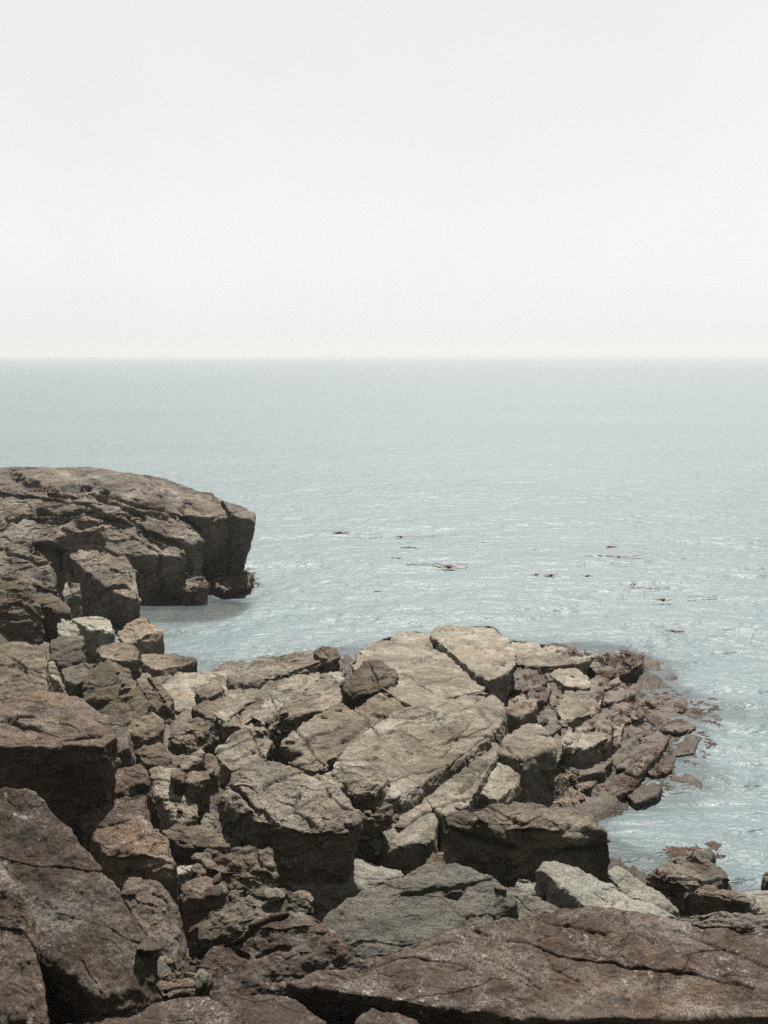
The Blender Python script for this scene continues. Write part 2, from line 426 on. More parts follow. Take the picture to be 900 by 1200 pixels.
    for s, amp in ((0.55, 0.055), (0.2, 0.022)):
        sS = s * S
        rot = np.array([[0.8, -0.5, 0.33], [0.6, 0.66, -0.44], [0.0, 0.55, 0.83]])
        q = (Y @ rot.T) / sS * np.array([0.55, 1.0, 1.7]) + warp / s * 0.9
        d1, d2, o, h = voro(q)
        g = _rv[h]
        disp += facet * rough * amp * S * ((g[:, 3] - 0.5) * 1.1 + ((g[:, :3] - 0.5) * o).sum(1) * 1.6)
        disp -= max(0.0, facet - 0.75) * rough * amp * S * 0.6 * np.exp(-((d2 - d1) / 0.06) ** 2) * (pn(Y * 1.7 / S + 90) > 0.0)
    if strata > 0:
        ph = (Y @ np.array([0.35, -0.55, 0.76])) / (0.16 * S) + 0.9 * fbm(Y / S, 3)
        fr = ph - np.floor(ph)
        disp += strata * 0.05 * S * (np.abs(fr - 0.25) - 0.3)
    disp += (0.012 + 0.006 * rough) * fbm(Y * 7.0, 4, 0.62)
    disp += 0.010 * np.minimum(0, fbm(Y * 3.3 + 70, 4, .6) + .15)
    if joints:
        # two families of joints run through all of this shore
        joff = rs.uniform(-3, 3); wob = 0.10 * pn(X * 0.9 + 3) + 0.03 * pn(X * 4.1)
        for k, (jn, sp) in enumerate((((-.66, .75, .12), .62), ((.93, .30, -.18), .85), ((-.35, .2, .91), .34))):
            s = (X @ np.array(jn) + wob + (joff if parent is None else 0)) / (sp * jsp)
            ci = np.floor(s).astype(np.int64); best = np.full(len(X), 9.0)
            for dlt in (0, 1):
                h = _perm[(ci + dlt) & 255]
                pos = ci + dlt + (_rv[h][:, k] - .5) * .7
                best = np.where(np.abs(s - pos) < np.abs(best), s - pos, best)
            cell = np.where(best > 0, 1, 0) + ci + 7 * k
            gate = np.clip((pn(X * 0.75 + 11 * k + 5) + .12) * 5, 0, 1)
            w_ = .012 + .012 * np.clip(pn(X * 1.9 + k) + .5, 0, 1)
            disp -= joints * gate * .045 * np.exp(-(best * sp * jsp / w_) ** 2)
            disp += joints * gate * .030 * (_rv[_perm[cell & 255]][:, 3] - .5)
    ppx = max(4.0, np.linalg.norm(c - O)) / F
    for (wpx, depth, line) in cracks:
        uu, vv = proj(X)
        uu = uu + 4.5 * pn(X * 3.1).astype(float) + 1.6 * pn(X * 11); vv = vv + 4.5 * pn(X * 3.1 + 40) + 1.6 * pn(X * 11 + 40)
        dm = np.full(len(X), 1e9)
        for (a0, b0), (a1, b1) in zip(line[:-1], line[1:]):
            ex, ey = a1 - a0, b1 - b0
            k = np.clip(((uu - a0) * ex + (vv - b0) * ey) / (ex * ex + ey * ey), 0, 1)
            dm = np.minimum(dm, np.hypot(uu - a0 - k * ex, vv - b0 - k * ey))
        vis = ((O - X) * nr).sum(1) > 0
        var = 0.65 + 0.7 * pn(X * 2.3)
        disp -= vis * depth * var * np.exp(-(dm / wpx) ** 2)
    X = X + nr * disp[:, None]
    org = np.array([c[0], c[1], X[:, 2].min()])
    o = mesh_obj(name, X, Q, M[mat], parent, org)
    if parent is None: tag(o, label, cat, group)
    elif label: o['label'] = label
    allrocks.append(o)
    return o

exec_rocks = []
# ================================================================== THE HEADLAND (one mass of bedrock, split by joints into parts)
hp = at_y(150, 640, 25.5)
head = empty('rock_headland', (hp[0], hp[1], 0.0), 'great weathered rock headland of stacked slabs jutting into the calm sea', 'headland')
HC = ((4.5,.38,[(14,556),(48,571),(80,581),(104,572)]), (2.5,.2,[(-10,571),(30,577),(48,574)]), (2.4,.28,[(98,570),(120,586),(150,597),(168,606)]),
      (2.4,.28,[(118,576),(160,590),(205,602),(214,612)]), (3.2,.3,[(45,600),(75,605),(102,600)]), (2.4,.22,[(-10,613),(40,606),(60,612),(86,602)]),
      (2.2,.22,[(92,618),(130,610),(165,620),(191,642)]), (1.6,.12,[(172,558),(200,580),(240,601)]), (4.5,.4,[(40,641),(72,650),(82,682)]),
      (2.4,.25,[(214,593),(212,604),(233,624)]), (2.2,.2,[(-10,640),(20,648),(46,660)]), (1.8,.15,[(186,652),(188,700)]), (2.0,.18,[(150,606),(178,628),(205,638)]))
def hd(name, top, a, **k):
    k.setdefault('joints', .8); k.setdefault('jsp', 1.7); k['rough'] = k.get('rough', .8) * .7; k['cracks'] = tuple(k.get('cracks', ())) + HC
    return rock(name, None, None, k.pop('mat', 'head'), top, a, parent=head, **k)
hd('cap_slab', [(-60,552),(10,546),(60,545),(110,548),(150,553),(190,558),(240,577),(270,590),(268,604),(243,605),(215,592),(168,577),(110,571),(40,565),(-60,566)],
   (243,605,0), Ya=25.0, sb=0.20, sr=-0.10, bot=[(272,676),(262,690),(240,699),(218,697),(205,650)], p=60, facet=.8, dome=.015, chips=5, lean=.0,
   cracks=[(2.2,.10,[(160,562),(180,578),(205,588),(215,594)]),(1.8,.06,[(85,549),(105,562),(118,568)]),(1.6,.05,[(160,552),(185,560),(230,576)])])
hd('end_block', [(258,582),(285,591),(301,598),(300,607),(285,606),(272,603)], (285,606,0), Ya=24.9, sb=.22, sr=-.12, bot=[(298,628),(292,645),(284,668),(270,684),(266,640)], p=40, lean=.0, nobase=True, extra=[(292,640,26),(284,672,25.8),(268,684,26)])
hd('upper_slab', [(-60,578),(20,570),(60,574),(95,582),(118,590),(122,596),(90,600),(70,604),(20,600),(-60,606)], (70,603,0), Ya=24.9, sb=.55, sr=-.03, bot=[(20,612),(70,612),(-60,620),(110,602)], p=40, dome=.02, lean=0, strata=.6)
hd('upper_ledge', [(-60,556),(10,556),(50,562),(95,566),(108,572),(88,577),(50,574),(10,572),(-60,570)], (50,573,0), Ya=25.9, sb=.4, sr=-.04, bot=[(20,582),(80,586),(105,576),(-60,580)], lean=0, dome=.02, strata=.5)
hd('middle_slab', [(100,575),(140,583),(165,590),(200,598),(225,614),(238,627),(226,634),(205,630),(180,622),(150,612),(125,600),(104,588)], (205,630,0), Ya=24.3, sb=.60, sr=-.10,
   bot=[(238,690),(226,694),(200,690),(165,630)], p=50, dome=.02, lean=0, cracks=[(1.6,.10,[(115,580),(140,592),(160,600),(195,606)]),(1.6,.08,[(150,606),(180,600),(200,612)])])
hd('wedge_slab', [(150,606),(172,610),(190,622),(212,632),(220,644),(200,648),(180,640),(160,624)], (200,646,0), Ya=24.0, sb=.60, sr=-.08, bot=[(220,690),(200,690),(180,680)], lean=0,
   cracks=[(1.2,.08,[(188,626),(205,645)]),(1.2,.08,[(198,628),(214,644)])])
hd('lower_slab', [(40,640),(62,626),(95,617),(130,615),(160,620),(178,634),(186,650),(160,650),(130,644),(95,640),(60,640)], (160,650,0), Ya=23.8, sb=.60, sr=-.05,
   bot=[(222,652,0),(220,700,0),(190,712,0),(165,706,0)], p=36, dome=.02, lean=0, cracks=[(1.6,.08,[(125,616),(160,632),(186,648)])])
hd('left_slab', [(-60,606),(20,604),(60,606),(100,604),(125,608),(118,616),(80,616),(55,626),(36,636),(0,634),(-60,636)], (40,632,0), Ya=23.4, sb=.55, sr=-.05, bot=[(-60,648),(30,644),(60,634),(110,622)], p=34, lean=0, dome=.02, strata=.6)
hd('front_block', [(72,645),(100,638),(128,640),(148,650),(158,668),(164,700),(150,700),(128,690),(108,670)], (110,668,0), Ya=22.3, sb=.55, sr=.28,
   bot=[(165,715,0),(140,730,.0),(105,735,.15),(80,715,.1)], p=44, facet=1.5, dome=.0, lean=0, chips=4)
hd('side_block', [(-40,640),(10,632),(36,634),(52,648),(70,672),(66,684),(40,680),(26,664),(-40,664)], (30,668,0), Ya=20.8, sb=.5, sr=-.1, bot=[(72,700),(56,704),(30,690),(-40,690)], p=30, rough=1.3, strata=.8, lean=0)
hd('overgrown_mound', [(-50,672),(0,664),(30,668),(46,690),(54,712),(40,722),(10,700),(-50,700)], (20,700,0), Ya=19.6, sb=.7, sr=-.25, bot=[(56,748),(30,760),(-50,760)], p=16, mat='olive', rough=1.5, lean=.15)
hd('knob', [(70,690),(78,676),(92,680),(96,686),(88,694),(74,698)], (80,695,0), Ya=20.3, sb=.3, bot=[(92,700),(76,712)], p=18)
hd('knob', [(36,690),(60,688),(76,700),(86,715),(70,716),(50,706)], (70,714,0), Ya=19.9, sb=.35, sr=-.1, bot=[(86,735),(60,740)], p=18, mat='olive')

rock('boulder', 'small weed-skirted boulder at the foot of the headland by the dark water', 'boulder', 'wet',
     [(206,676),(222,669),(240,672),(248,680),(236,686),(214,686)], (225,686,.50), sb=.25, bot=[(248,694),(228,700),(208,694)], p=9)
rock('boulder', 'low wet boulder trailing brown weed beneath the outermost tip of the headland', 'boulder', 'wet',
     [(246,682),(262,672),(285,664),(298,672),(290,684),(262,690)], (268,689,.28), sb=.12, bot=[(296,692),(262,698)], p=14, rough=1.4)

# ================================================================== BETWEEN HEADLAND AND FOREGROUND, LEFT SIDE
G = 'boulders jumbled along the left shore'
def bl(label, mat, top, a, name='boulder', cat='boulder', **k):
    k['p'] = k.get('p', 26) * (1.6 if k.get('p', 26) >= 20 else 1); k.setdefault('rough', .7); k.setdefault('chips', 5)
    return rock(name, label, cat, mat, top, a, group=k.pop('group', G), **k)
bl('smooth white-topped boulder wedged under the headland, palest stone of the left shore', 'pale', [(80,722),(92,719),(118,719),(130,724),(136,738),(118,740),(104,736)], (118,740,.75), sb=.22, bot=[(138,750),(120,756),(104,748)], p=18, rough=.6)
bl('small broken whitish stone tucked left of the smooth white-topped boulder', 'pale', [(66,738),(72,723),(84,724),(95,738),(90,746),(70,746)], (82,745,.85), sb=.2, bot=[(94,752),(68,752)], rough=1.3, name='stone', cat='stone')
bl('square-fronted boulder crusted with barnacles at the edge of the small inlet', 'tan', [(137,742),(148,730),(160,721),(172,724),(192,738),(176,741),(158,746),(146,752)], (165,744,.72), sb=.18, sr=-.03, bot=[(193,764),(164,764),(146,758)], p=34, cracks=[(1.5,.06,[(140,744),(162,728)])])
bl('flat pale slab pointing at the inlet beneath the barnacle boulder', 'tan', [(163,774),(166,766),(200,766),(233,771),(222,777),(200,779),(195,785),(180,784)], (196,784,.35), sb=.05, bot=[(232,778),(218,788),(196,796),(170,790)], p=30, name='rock_slab', cat='slab')
bl('pale low rock bench dipping into the inlet under the pointed slab', 'ledge', [(185,800),(210,786),(238,786),(262,800),(258,822),(225,832),(196,830)], (220,825,.5), sb=-.10, bot=[(255,832),(200,842)], p=20, strata=.6)
bl('grey slab with a split face below the white-topped boulder', 'dark', [(56,752),(72,741),(96,744),(102,758),(98,772),(72,777),(60,770)], (75,775,1.25), sb=.35, bot=[(100,782),(74,788),(60,780)], name='rock_slab', cat='slab', p=34)
bl('narrow flat-topped block with a black front above the olive boulder', 'tan', [(112,757),(138,752),(158,755),(166,770),(150,766),(140,774),(120,770)], (140,772,1.0), sb=.12, bot=[(167,785),(158,788),(142,784),(118,778)], p=36, name='rock_block', cat='block')
bl('hunched greyish block leaning against the narrow flat-topped block', 'tan', [(106,778),(128,771),(148,778),(160,798),(166,812),(150,800),(132,788)], (135,788,1.05), sb=.35, sr=-.1, bot=[(165,818),(142,818),(120,800)], p=34, name='rock_block', cat='block')
bl('yellowish olive boulder with a pyramid top on the left shore', 'olive', [(98,792),(118,774),(128,774),(142,800),(138,818),(110,822),(96,812)], (122,815,1.1), sb=.5, bot=[(140,832),(100,832)], p=36)
bl('brown shelf of rock under the split grey slab', 'dark', [(70,782),(90,777),(110,778),(106,792),(90,800),(76,796)], (90,798,1.2), sb=.3, bot=[(104,812),(78,812)], p=30)
bl('dark angular block behind the left brown slab', 'olive', [(108,835),(140,820),(164,800),(178,822),(170,836),(150,846),(120,848)], (150,842,1.15), sb=.4, sr=.0, bot=[(178,846),(150,856),(118,856)], p=36, name='rock_block', cat='block', strata=.8)
bl('long thin upright sliver of rock tilted down to the right', 'tan', [(158,794),(168,790),(186,812),(193,826),(184,832),(172,818)], (178,822,1.05), sb=.45, bot=[(192,836),(176,836)], p=40, name='rock_slab', cat='slab', shrink=.02)
bl('second slimmer sliver of rock beside the long tilted one', 'tan', [(172,790),(180,790),(200,814),(206,824),(198,828)], (190,818,.9), sb=.4, bot=[(206,832),(194,832)], p=40, name='rock_slab', cat='slab', shrink=.02)
bl('jagged slab standing at the left edge of the picture below the overgrown mound', 'tan', [(-40,758),(0,752),(24,750),(46,758),(56,768),(40,788),(48,806),(56,812),(30,818),(-40,826)], (25,812,2.0), sb=.22, sr=-.04, bot=[(58,822),(20,830),(-40,836)], p=30, facet=1.3, strata=.5, name='rock_slab', cat='slab',
   cracks=[(1.8,.07,[(-10,755),(25,775),(40,800)]),(1.5,.05,[(0,800),(25,792),(48,803)])])
bl('blade of rock with a lit crest beside the jagged slab', 'tan', [(40,752),(52,756),(64,780),(76,798),(72,806),(60,792),(50,776)], (62,790,1.7), sb=.5, sr=-.1, bot=[(75,818),(58,826),(44,800),(30,778)], p=40)
# big slab at the left with an overhung front
bl('broad brown slab with a blunt rounded front overhanging a black hollow', 'brown', [(-60,826),(0,819),(40,812),(75,810),(100,822),(124,840),(138,858),(122,872),(118,862),(96,866),(60,867),(20,869),(-60,874)], (60,867,2.62), sb=.16, sr=-.03,
   bot=[(124,896,.02),(108,912,.0),(82,922,-.02),(50,912,-.05),(28,880,-.02)], joints=.06, p=40, lean=0, rough=.8, facet=.6, chips=4, name='rock_slab', cat='slab', shrink=.3, hang=True, cracks=[(2.0,.05,[(8,842),(25,846),(50,849)]),(2.2,.07,[(70,866),(95,861),(118,858)])])
bl('low brown rock dipping behind the broad overhanging slab', 'dark', [(105,830),(128,838),(150,850),(160,866),(140,880),(126,872),(120,850)], (140,872,1.7), sb=.3, bot=[(158,884),(130,890)], p=20)
bl('speckled angular block with a shadowed underside in the middle of the left rubble', 'tan', [(146,852),(160,840),(176,831),(192,838),(191,858),(175,862),(165,866)], (170,863,1.3), sb=.38, bot=[(190,866),(168,882),(150,872)], p=36, name='rock_block', cat='block')
bl('brown wedge below the speckled angular block', 'tan', [(158,880),(188,868),(204,892),(196,898),(170,896)], (180,896,1.2), sb=.4, bot=[(200,902),(165,904)], p=30)
bl('pale tan boulder with a dark pitted right flank', 'tan', [(194,866),(212,846),(238,836),(252,846),(240,858),(228,866),(214,873)], (220,868,1.05), sb=.28, sr=.03, bot=[(262,868),(254,874),(232,876),(216,882)], p=30, rough=1.2)
bl('reddish rock ridge above the dark pitted boulder', 'tan', [(224,830),(246,818),(262,824),(264,844),(250,842),(236,834)], (246,838,.9), sb=.2, bot=[(264,858),(250,850)], p=26)
bl('brown slab whose dark right end hangs over a gap, beside the broad slab', 'brown', [(92,932),(112,916),(140,897),(165,899),(178,912),(160,916),(140,922),(118,932),(98,938)], (140,922,2.0), sb=.12, sr=.04, bot=[(188,930,0),(187,950,0),(178,962,0),(172,935,0)], p=36, lean=0, name='rock_slab', cat='slab')
bl('layered brown slab with thin splitting sheets below the dark-ended one', 'brown', [(92,952),(120,938),(150,932),(170,932),(176,944),(150,952),(120,962),(98,970)], (130,957,1.95), sb=.12, bot=[(175,954),(130,972),(100,980)], p=30, strata=1.2, name='rock_slab', cat='slab')
bl('wedge-shaped brown block with a wide black face under thin layered slabs', 'brown', [(100,972),(128,956),(168,950),(186,962),(197,986),(206,1010),(192,1000),(178,983),(145,984),(118,990)], (150,984,1.85), sb=.22, sr=-.06, bot=[(209,1035),(196,1030),(168,1012),(145,1010),(120,1004)], p=38, name='rock_block', cat='block')
bl('tan bedrock ramp sloping between the dark-ended slab and the black pillar', 'ledge', [(166,902),(186,895),(214,902),(222,920),(234,948),(216,958),(196,945),(188,925)], (200,940,1.25), sb=.35, bot=[(232,962),(196,966)], p=24)
bl('upright block with a black square front like a short pillar', 'tan', [(212,910),(228,902),(244,904),(247,911),(232,915),(222,917)], (224,916,1.45), sb=.1, bot=[(247,940),(240,950),(228,948),(216,938)], p=44, rough=.7, name='rock_block', cat='block')
bl('small split cobble on top of the tan ramp', 'tan', [(198,900),(210,896),(220,904),(212,910),(202,908)], (208,908,1.5), sb=.1, bot=[(214,914),(202,913)], name='stone', cat='stone', p=20)
bl('round knobbly stone above the black pillar block', 'tan', [(232,892),(242,878),(256,884),(258,900),(248,904)], (246,901,1.2), sb=.3, bot=[(254,908),(240,906)], name='stone', cat='stone', p=14)
bl('slanting flat stone lying left of the knobbly round one', 'ledge', [(206,894),(218,884),(236,876),(240,882),(226,892),(214,898)], (220,893,1.3), sb=.25, bot=[(234,894),(216,902)], name='stone', cat='stone', p=34)
bl('pale pebbly stone in the shadow of the big black-fronted boulder', 'ledge', [(234,958),(242,946),(254,950),(252,964),(240,968)], (244,966,1.2), sb=.35, bot=[(252,970),(238,972)], name='stone', cat='stone', p=14)
bl('flat pale-topped block with a dark undercut front', 'tan', [(188,972),(206,962),(236,966),(262,980),(286,985),(262,990),(236,988),(212,986)], (236,988,1.3), sb=.14, bot=[(272,998),(222,1012),(204,1000),(192,984)], p=36, name='rock_slab', cat='slab')
bl('craggy broken boulder with a deep hollow in its face', 'tan', [(222,1018),(230,1000),(244,990),(270,984),(300,986),(316,992),(328,1018),(312,1018),(290,1012),(262,1020),(244,1026)], (275,1014,1.45), sb=.30, bot=[(330,1030),(300,1024),(272,1046),(240,1034)], p=24, rough=1.6, facet=1.6, chips=14, cracks=[(7,.14,[(255,1000),(270,1018),(290,1014)])])
bl('small round brown lump below the flat pale-topped block', 'brown', [(208,1040),(218,1022),(240,1020),(266,1030),(268,1042),(240,1048)], (240,1046,1.5), sb=.2, bot=[(262,1056),(214,1056)], p=16)
bl('tiny pale chip of rock under the undercut block', 'pale', [(206,1012),(216,1009),(224,1012),(216,1020),(208,1020)], (214,1019,1.5), sb=.2, bot=[(222,1024),(208,1024)], name='stone', cat='stone')

# ================================================================== BLACK-FRONTED BOULDER AND NEIGHBOURS
rock('boulder', 'large boulder with a wide jet-black front in the middle of the shore', 'boulder', 'ledge',
     [(256,914),(272,902),(300,889),(345,900),(390,922),(415,944),(421,964),(400,972),(385,968),(352,972),(336,952),(312,950),(300,958),(278,936)], (340,958,1.62), sb=.20, sr=-.06,
     bot=[(421,992,0),(404,1020,0),(370,1014,0),(320,1000,0),(256,976,0),(251,955,0)], p=54, facet=.9, rough=.8, chips=4, lean=0, res=1.2, shrink=.2, strata=.2,
     cracks=[(2.4,.10,[(268,918),(280,930),(300,948)]),(2.6,.10,[(312,922),(325,912),(335,908)]),(2,.08,[(345,950),(360,960),(372,968)]),(2,.06,[(330,928),(350,930),(345,945)])])
rock('stone', 'pale almond-shaped stone lying on top of the black-fronted boulder', 'stone', 'pale', [(342,926),(352,917),(370,914),(392,920),(400,930),(388,940),(360,938)], (366,938,1.72), sb=.12, bot=[(396,940),(374,944),(348,936)], p=12, rough=.6)
rock('boulder', 'rough block with a black notch resting behind the pale almond-shaped stone', 'boulder', 'ledge', [(346,908),(370,900),(395,905),(404,918),(392,922),(366,910)], (375,912,1.55), sb=.1, bot=[(404,928),(385,922),(350,916)], p=34)
rock('boulder', 'tilted rocky hump right of the almond-shaped stone with a dark left edge', 'boulder', 'ledge', [(388,902),(402,890),(440,890),(462,905),(452,922),(430,930),(412,926)], (425,925,1.35), sb=.16, bot=[(466,936),(420,944),(392,918)], p=26, strata=.5)
rock('boulder', 'low gnarled rock beside the rubble right of the black-fronted boulder', 'boulder', 'tan', [(396,938),(420,928),(452,932),(462,944),(446,952),(416,950)], (430,950,1.2), sb=.1, bot=[(458,958),(414,960)], p=20, rough=1.5)

# ================================================================== THE MIDDLE LEDGE (bedrock in place; the joints split it into parts)
lp = at_z(520, 870, 0.5)
ledge = empty('rock_ledge', (lp[0], lp[1], 0.0), 'broad pale rock ledge split by dark joints, sloping down into the water', 'ledge')
def lg(name, top, a, **k):
    k.setdefault('mat', 'ledge'); k.setdefault('p', 60); k.setdefault('dome', .012); k.setdefault('facet', .7); k.setdefault('chips', 2); k.setdefault('joints', 1.15); k['rough'] = k.get('rough', .85) * .72; k.setdefault('grow', 1.05)
    return rock(name, None, None, k.pop('mat'), top, a, parent=ledge, **k)
lg('slab', [(226,798),(262,779),(300,768),(335,764),(385,759),(396,775),(400,795),(385,818),(345,838),(318,856),(285,858),(255,842),(238,822)], (300,852,1.0), sb=-.16, sr=.02, bot=[(318,866),(270,868),(240,846)], strata=1.0, facet=1.3, rough=1.1, chips=3,
   cracks=[(1.8,.07,[(235,806),(275,786),(330,772),(385,768)]),(1.6,.06,[(262,812),(300,788),(320,780)]),(1.5,.05,[(300,840),(330,812),(352,800)]),(1.4,.05,[(350,778),(356,792),(380,790)])])
lg('slab', [(312,844),(322,832),(348,812),(380,786),(394,796),(401,815),(394,826),(382,814),(366,820),(348,836)], (350,834,1.12), sb=.05, bot=[(400,838),(386,836),(360,848),(340,852),(314,850)], strata=.6)
lg('slab', [(328,872),(360,846),(390,822),(420,834),(446,848),(425,866),(402,880),(380,892),(362,876),(345,872)], (365,876,1.15), sb=.06, bot=[(400,892),(376,896),(340,884)], mat='tan', cracks=[(2,.07,[(400,866),(420,856),(438,846)])])
lg('slab', [(250,880),(275,855),(305,852),(320,862),(312,886),(295,900),(262,902)], (285,895,1.05), sb=.12, bot=[(300,908),(258,908)], cracks=[(1.5,.05,[(262,890),(300,880)])])
lg('slab', [(408,778),(436,754),(462,746),(482,741),(501,742),(520,758),(545,780),(568,800),(566,808),(532,815),(505,820),(485,826),(468,818),(462,803),(463,786),(446,774)], (485,826,1.05), sb=-.13, sr=.0, bot=[(570,812),(540,822),(508,830),(486,838),(470,828)], p=46, facet=.4, rough=.8,
   cracks=[(1.3,.04,[(430,760),(448,752),(460,750)])])
lg('wedge', [(400,808),(412,790),(426,774),(446,774),(464,788),(463,802),(448,806),(424,812)], (448,806,.9), sb=.35, sr=.12, bot=[(464,812),(440,816),(404,816)], mat='olive', facet=1.2)
lg('slab', [(504,742),(517,736),(545,735),(580,735),(592,746),(603,764),(602,782),(590,786),(574,796),(560,790),(530,764)], (574,796,1.0), sb=-.13, bot=[(598,800),(588,818),(574,812)], p=46, facet=.5, cracks=[(2,.1,[(550,753),(560,758),(568,763)]),(1.2,.05,[(575,772),(592,780)])])
lg('boulder', [(412,834),(424,822),(442,812),(464,816),(480,828),(484,840),(470,845),(450,850),(430,844)], (455,846,1.05), sb=.1, bot=[(482,846),(455,856),(425,850)], p=18, mat='tan', rough=1.2)
lg('slab', [(380,915),(392,892),(415,868),(440,850),(470,835),(500,824),(530,814),(560,808),(582,812),(591,828),(588,845),(570,866),(548,878),(530,885),(500,908),(476,926),(440,932),(405,926)], (475,926,1.25), sb=-.02, sr=-.035, bot=[(586,866),(560,884),(530,894),(480,934),(440,942),(395,930)], p=40, dome=.035, res=1.2, strata=.25, facet=.55,
   cracks=[(2,.06,[(440,872),(470,852),(505,842)]),(1.6,.04,[(415,905),(445,898),(470,880),(490,880)]),(1.3,.035,[(430,890),(445,900),(468,916)]),(1.3,.04,[(395,880),(425,862)])])
lg('slab', [(488,919),(512,902),(538,885),(574,872),(583,880),(574,898),(560,920),(548,942),(530,952),(515,952),(504,935)], (520,948,1.05), sb=-.01, bot=[(552,952),(515,960),(500,944)], facet=.6, cracks=[(1.4,.04,[(530,912),(555,905),(572,898)])])
lg('slab', [(578,886),(592,894),(606,906),(609,914),(596,926),(584,936),(566,930),(556,926),(568,904)], (584,934,.95), sb=-.03, bot=[(611,918),(600,942),(584,946)], facet=.6)
lg('block', [(582,880),(594,862),(618,846),(634,848),(648,866),(650,874),(630,882),(614,890),(604,888)], (614,890,1.05), sb=-.02, sr=-.03, bot=[(651,884),(642,914),(618,942),(610,918)], p=46, facet=.7)
lg('slab', [(440,950),(455,938),(482,923),(498,940),(512,960),(508,974),(484,982),(458,986),(446,972)], (475,982,.98), sb=.04, bot=[(510,984),(456,994)], facet=.5, rough=.7)
lg('slab', [(268,790),(300,775),(335,767),(385,761),(394,769),(345,782),(300,796),(276,804)], (300,795,.62), sb=-.10, bot=[(390,780),(345,792),(300,806),(276,812)], strata=.8, facet=1.1)
lg('block', [(366,764),(376,757),(394,758),(398,768),(382,772)], (382,771,.55), sb=.05, bot=[(397,777),(382,782),(370,774)], mat='olive', facet=1.1)
lg('block', [(226,808),(240,799),(256,800),(266,808),(250,815),(234,815)], (248,814,.75), sb=.1, bot=[(264,818),(234,824)], mat='tan', rough=1.2)
lg('slab', [(296,838),(312,820),(334,800),(356,790),(368,798),(352,814),(332,832),(312,846)], (330,832,1.05), sb=.02, bot=[(366,812),(340,838),(316,854)], strata=.7, facet=1.1)
lg('slab', [(262,846),(280,826),(304,816),(312,822),(298,840),(280,856)], (290,845,1.0), sb=.05, bot=[(310,830),(296,850),(272,864)], mat='tan', strata=.7)
lg('block', [(338,892),(352,882),(372,886),(384,896),(366,902)], (362,901,1.2), sb=.05, bot=[(384,904),(352,906)], rough=1.1)
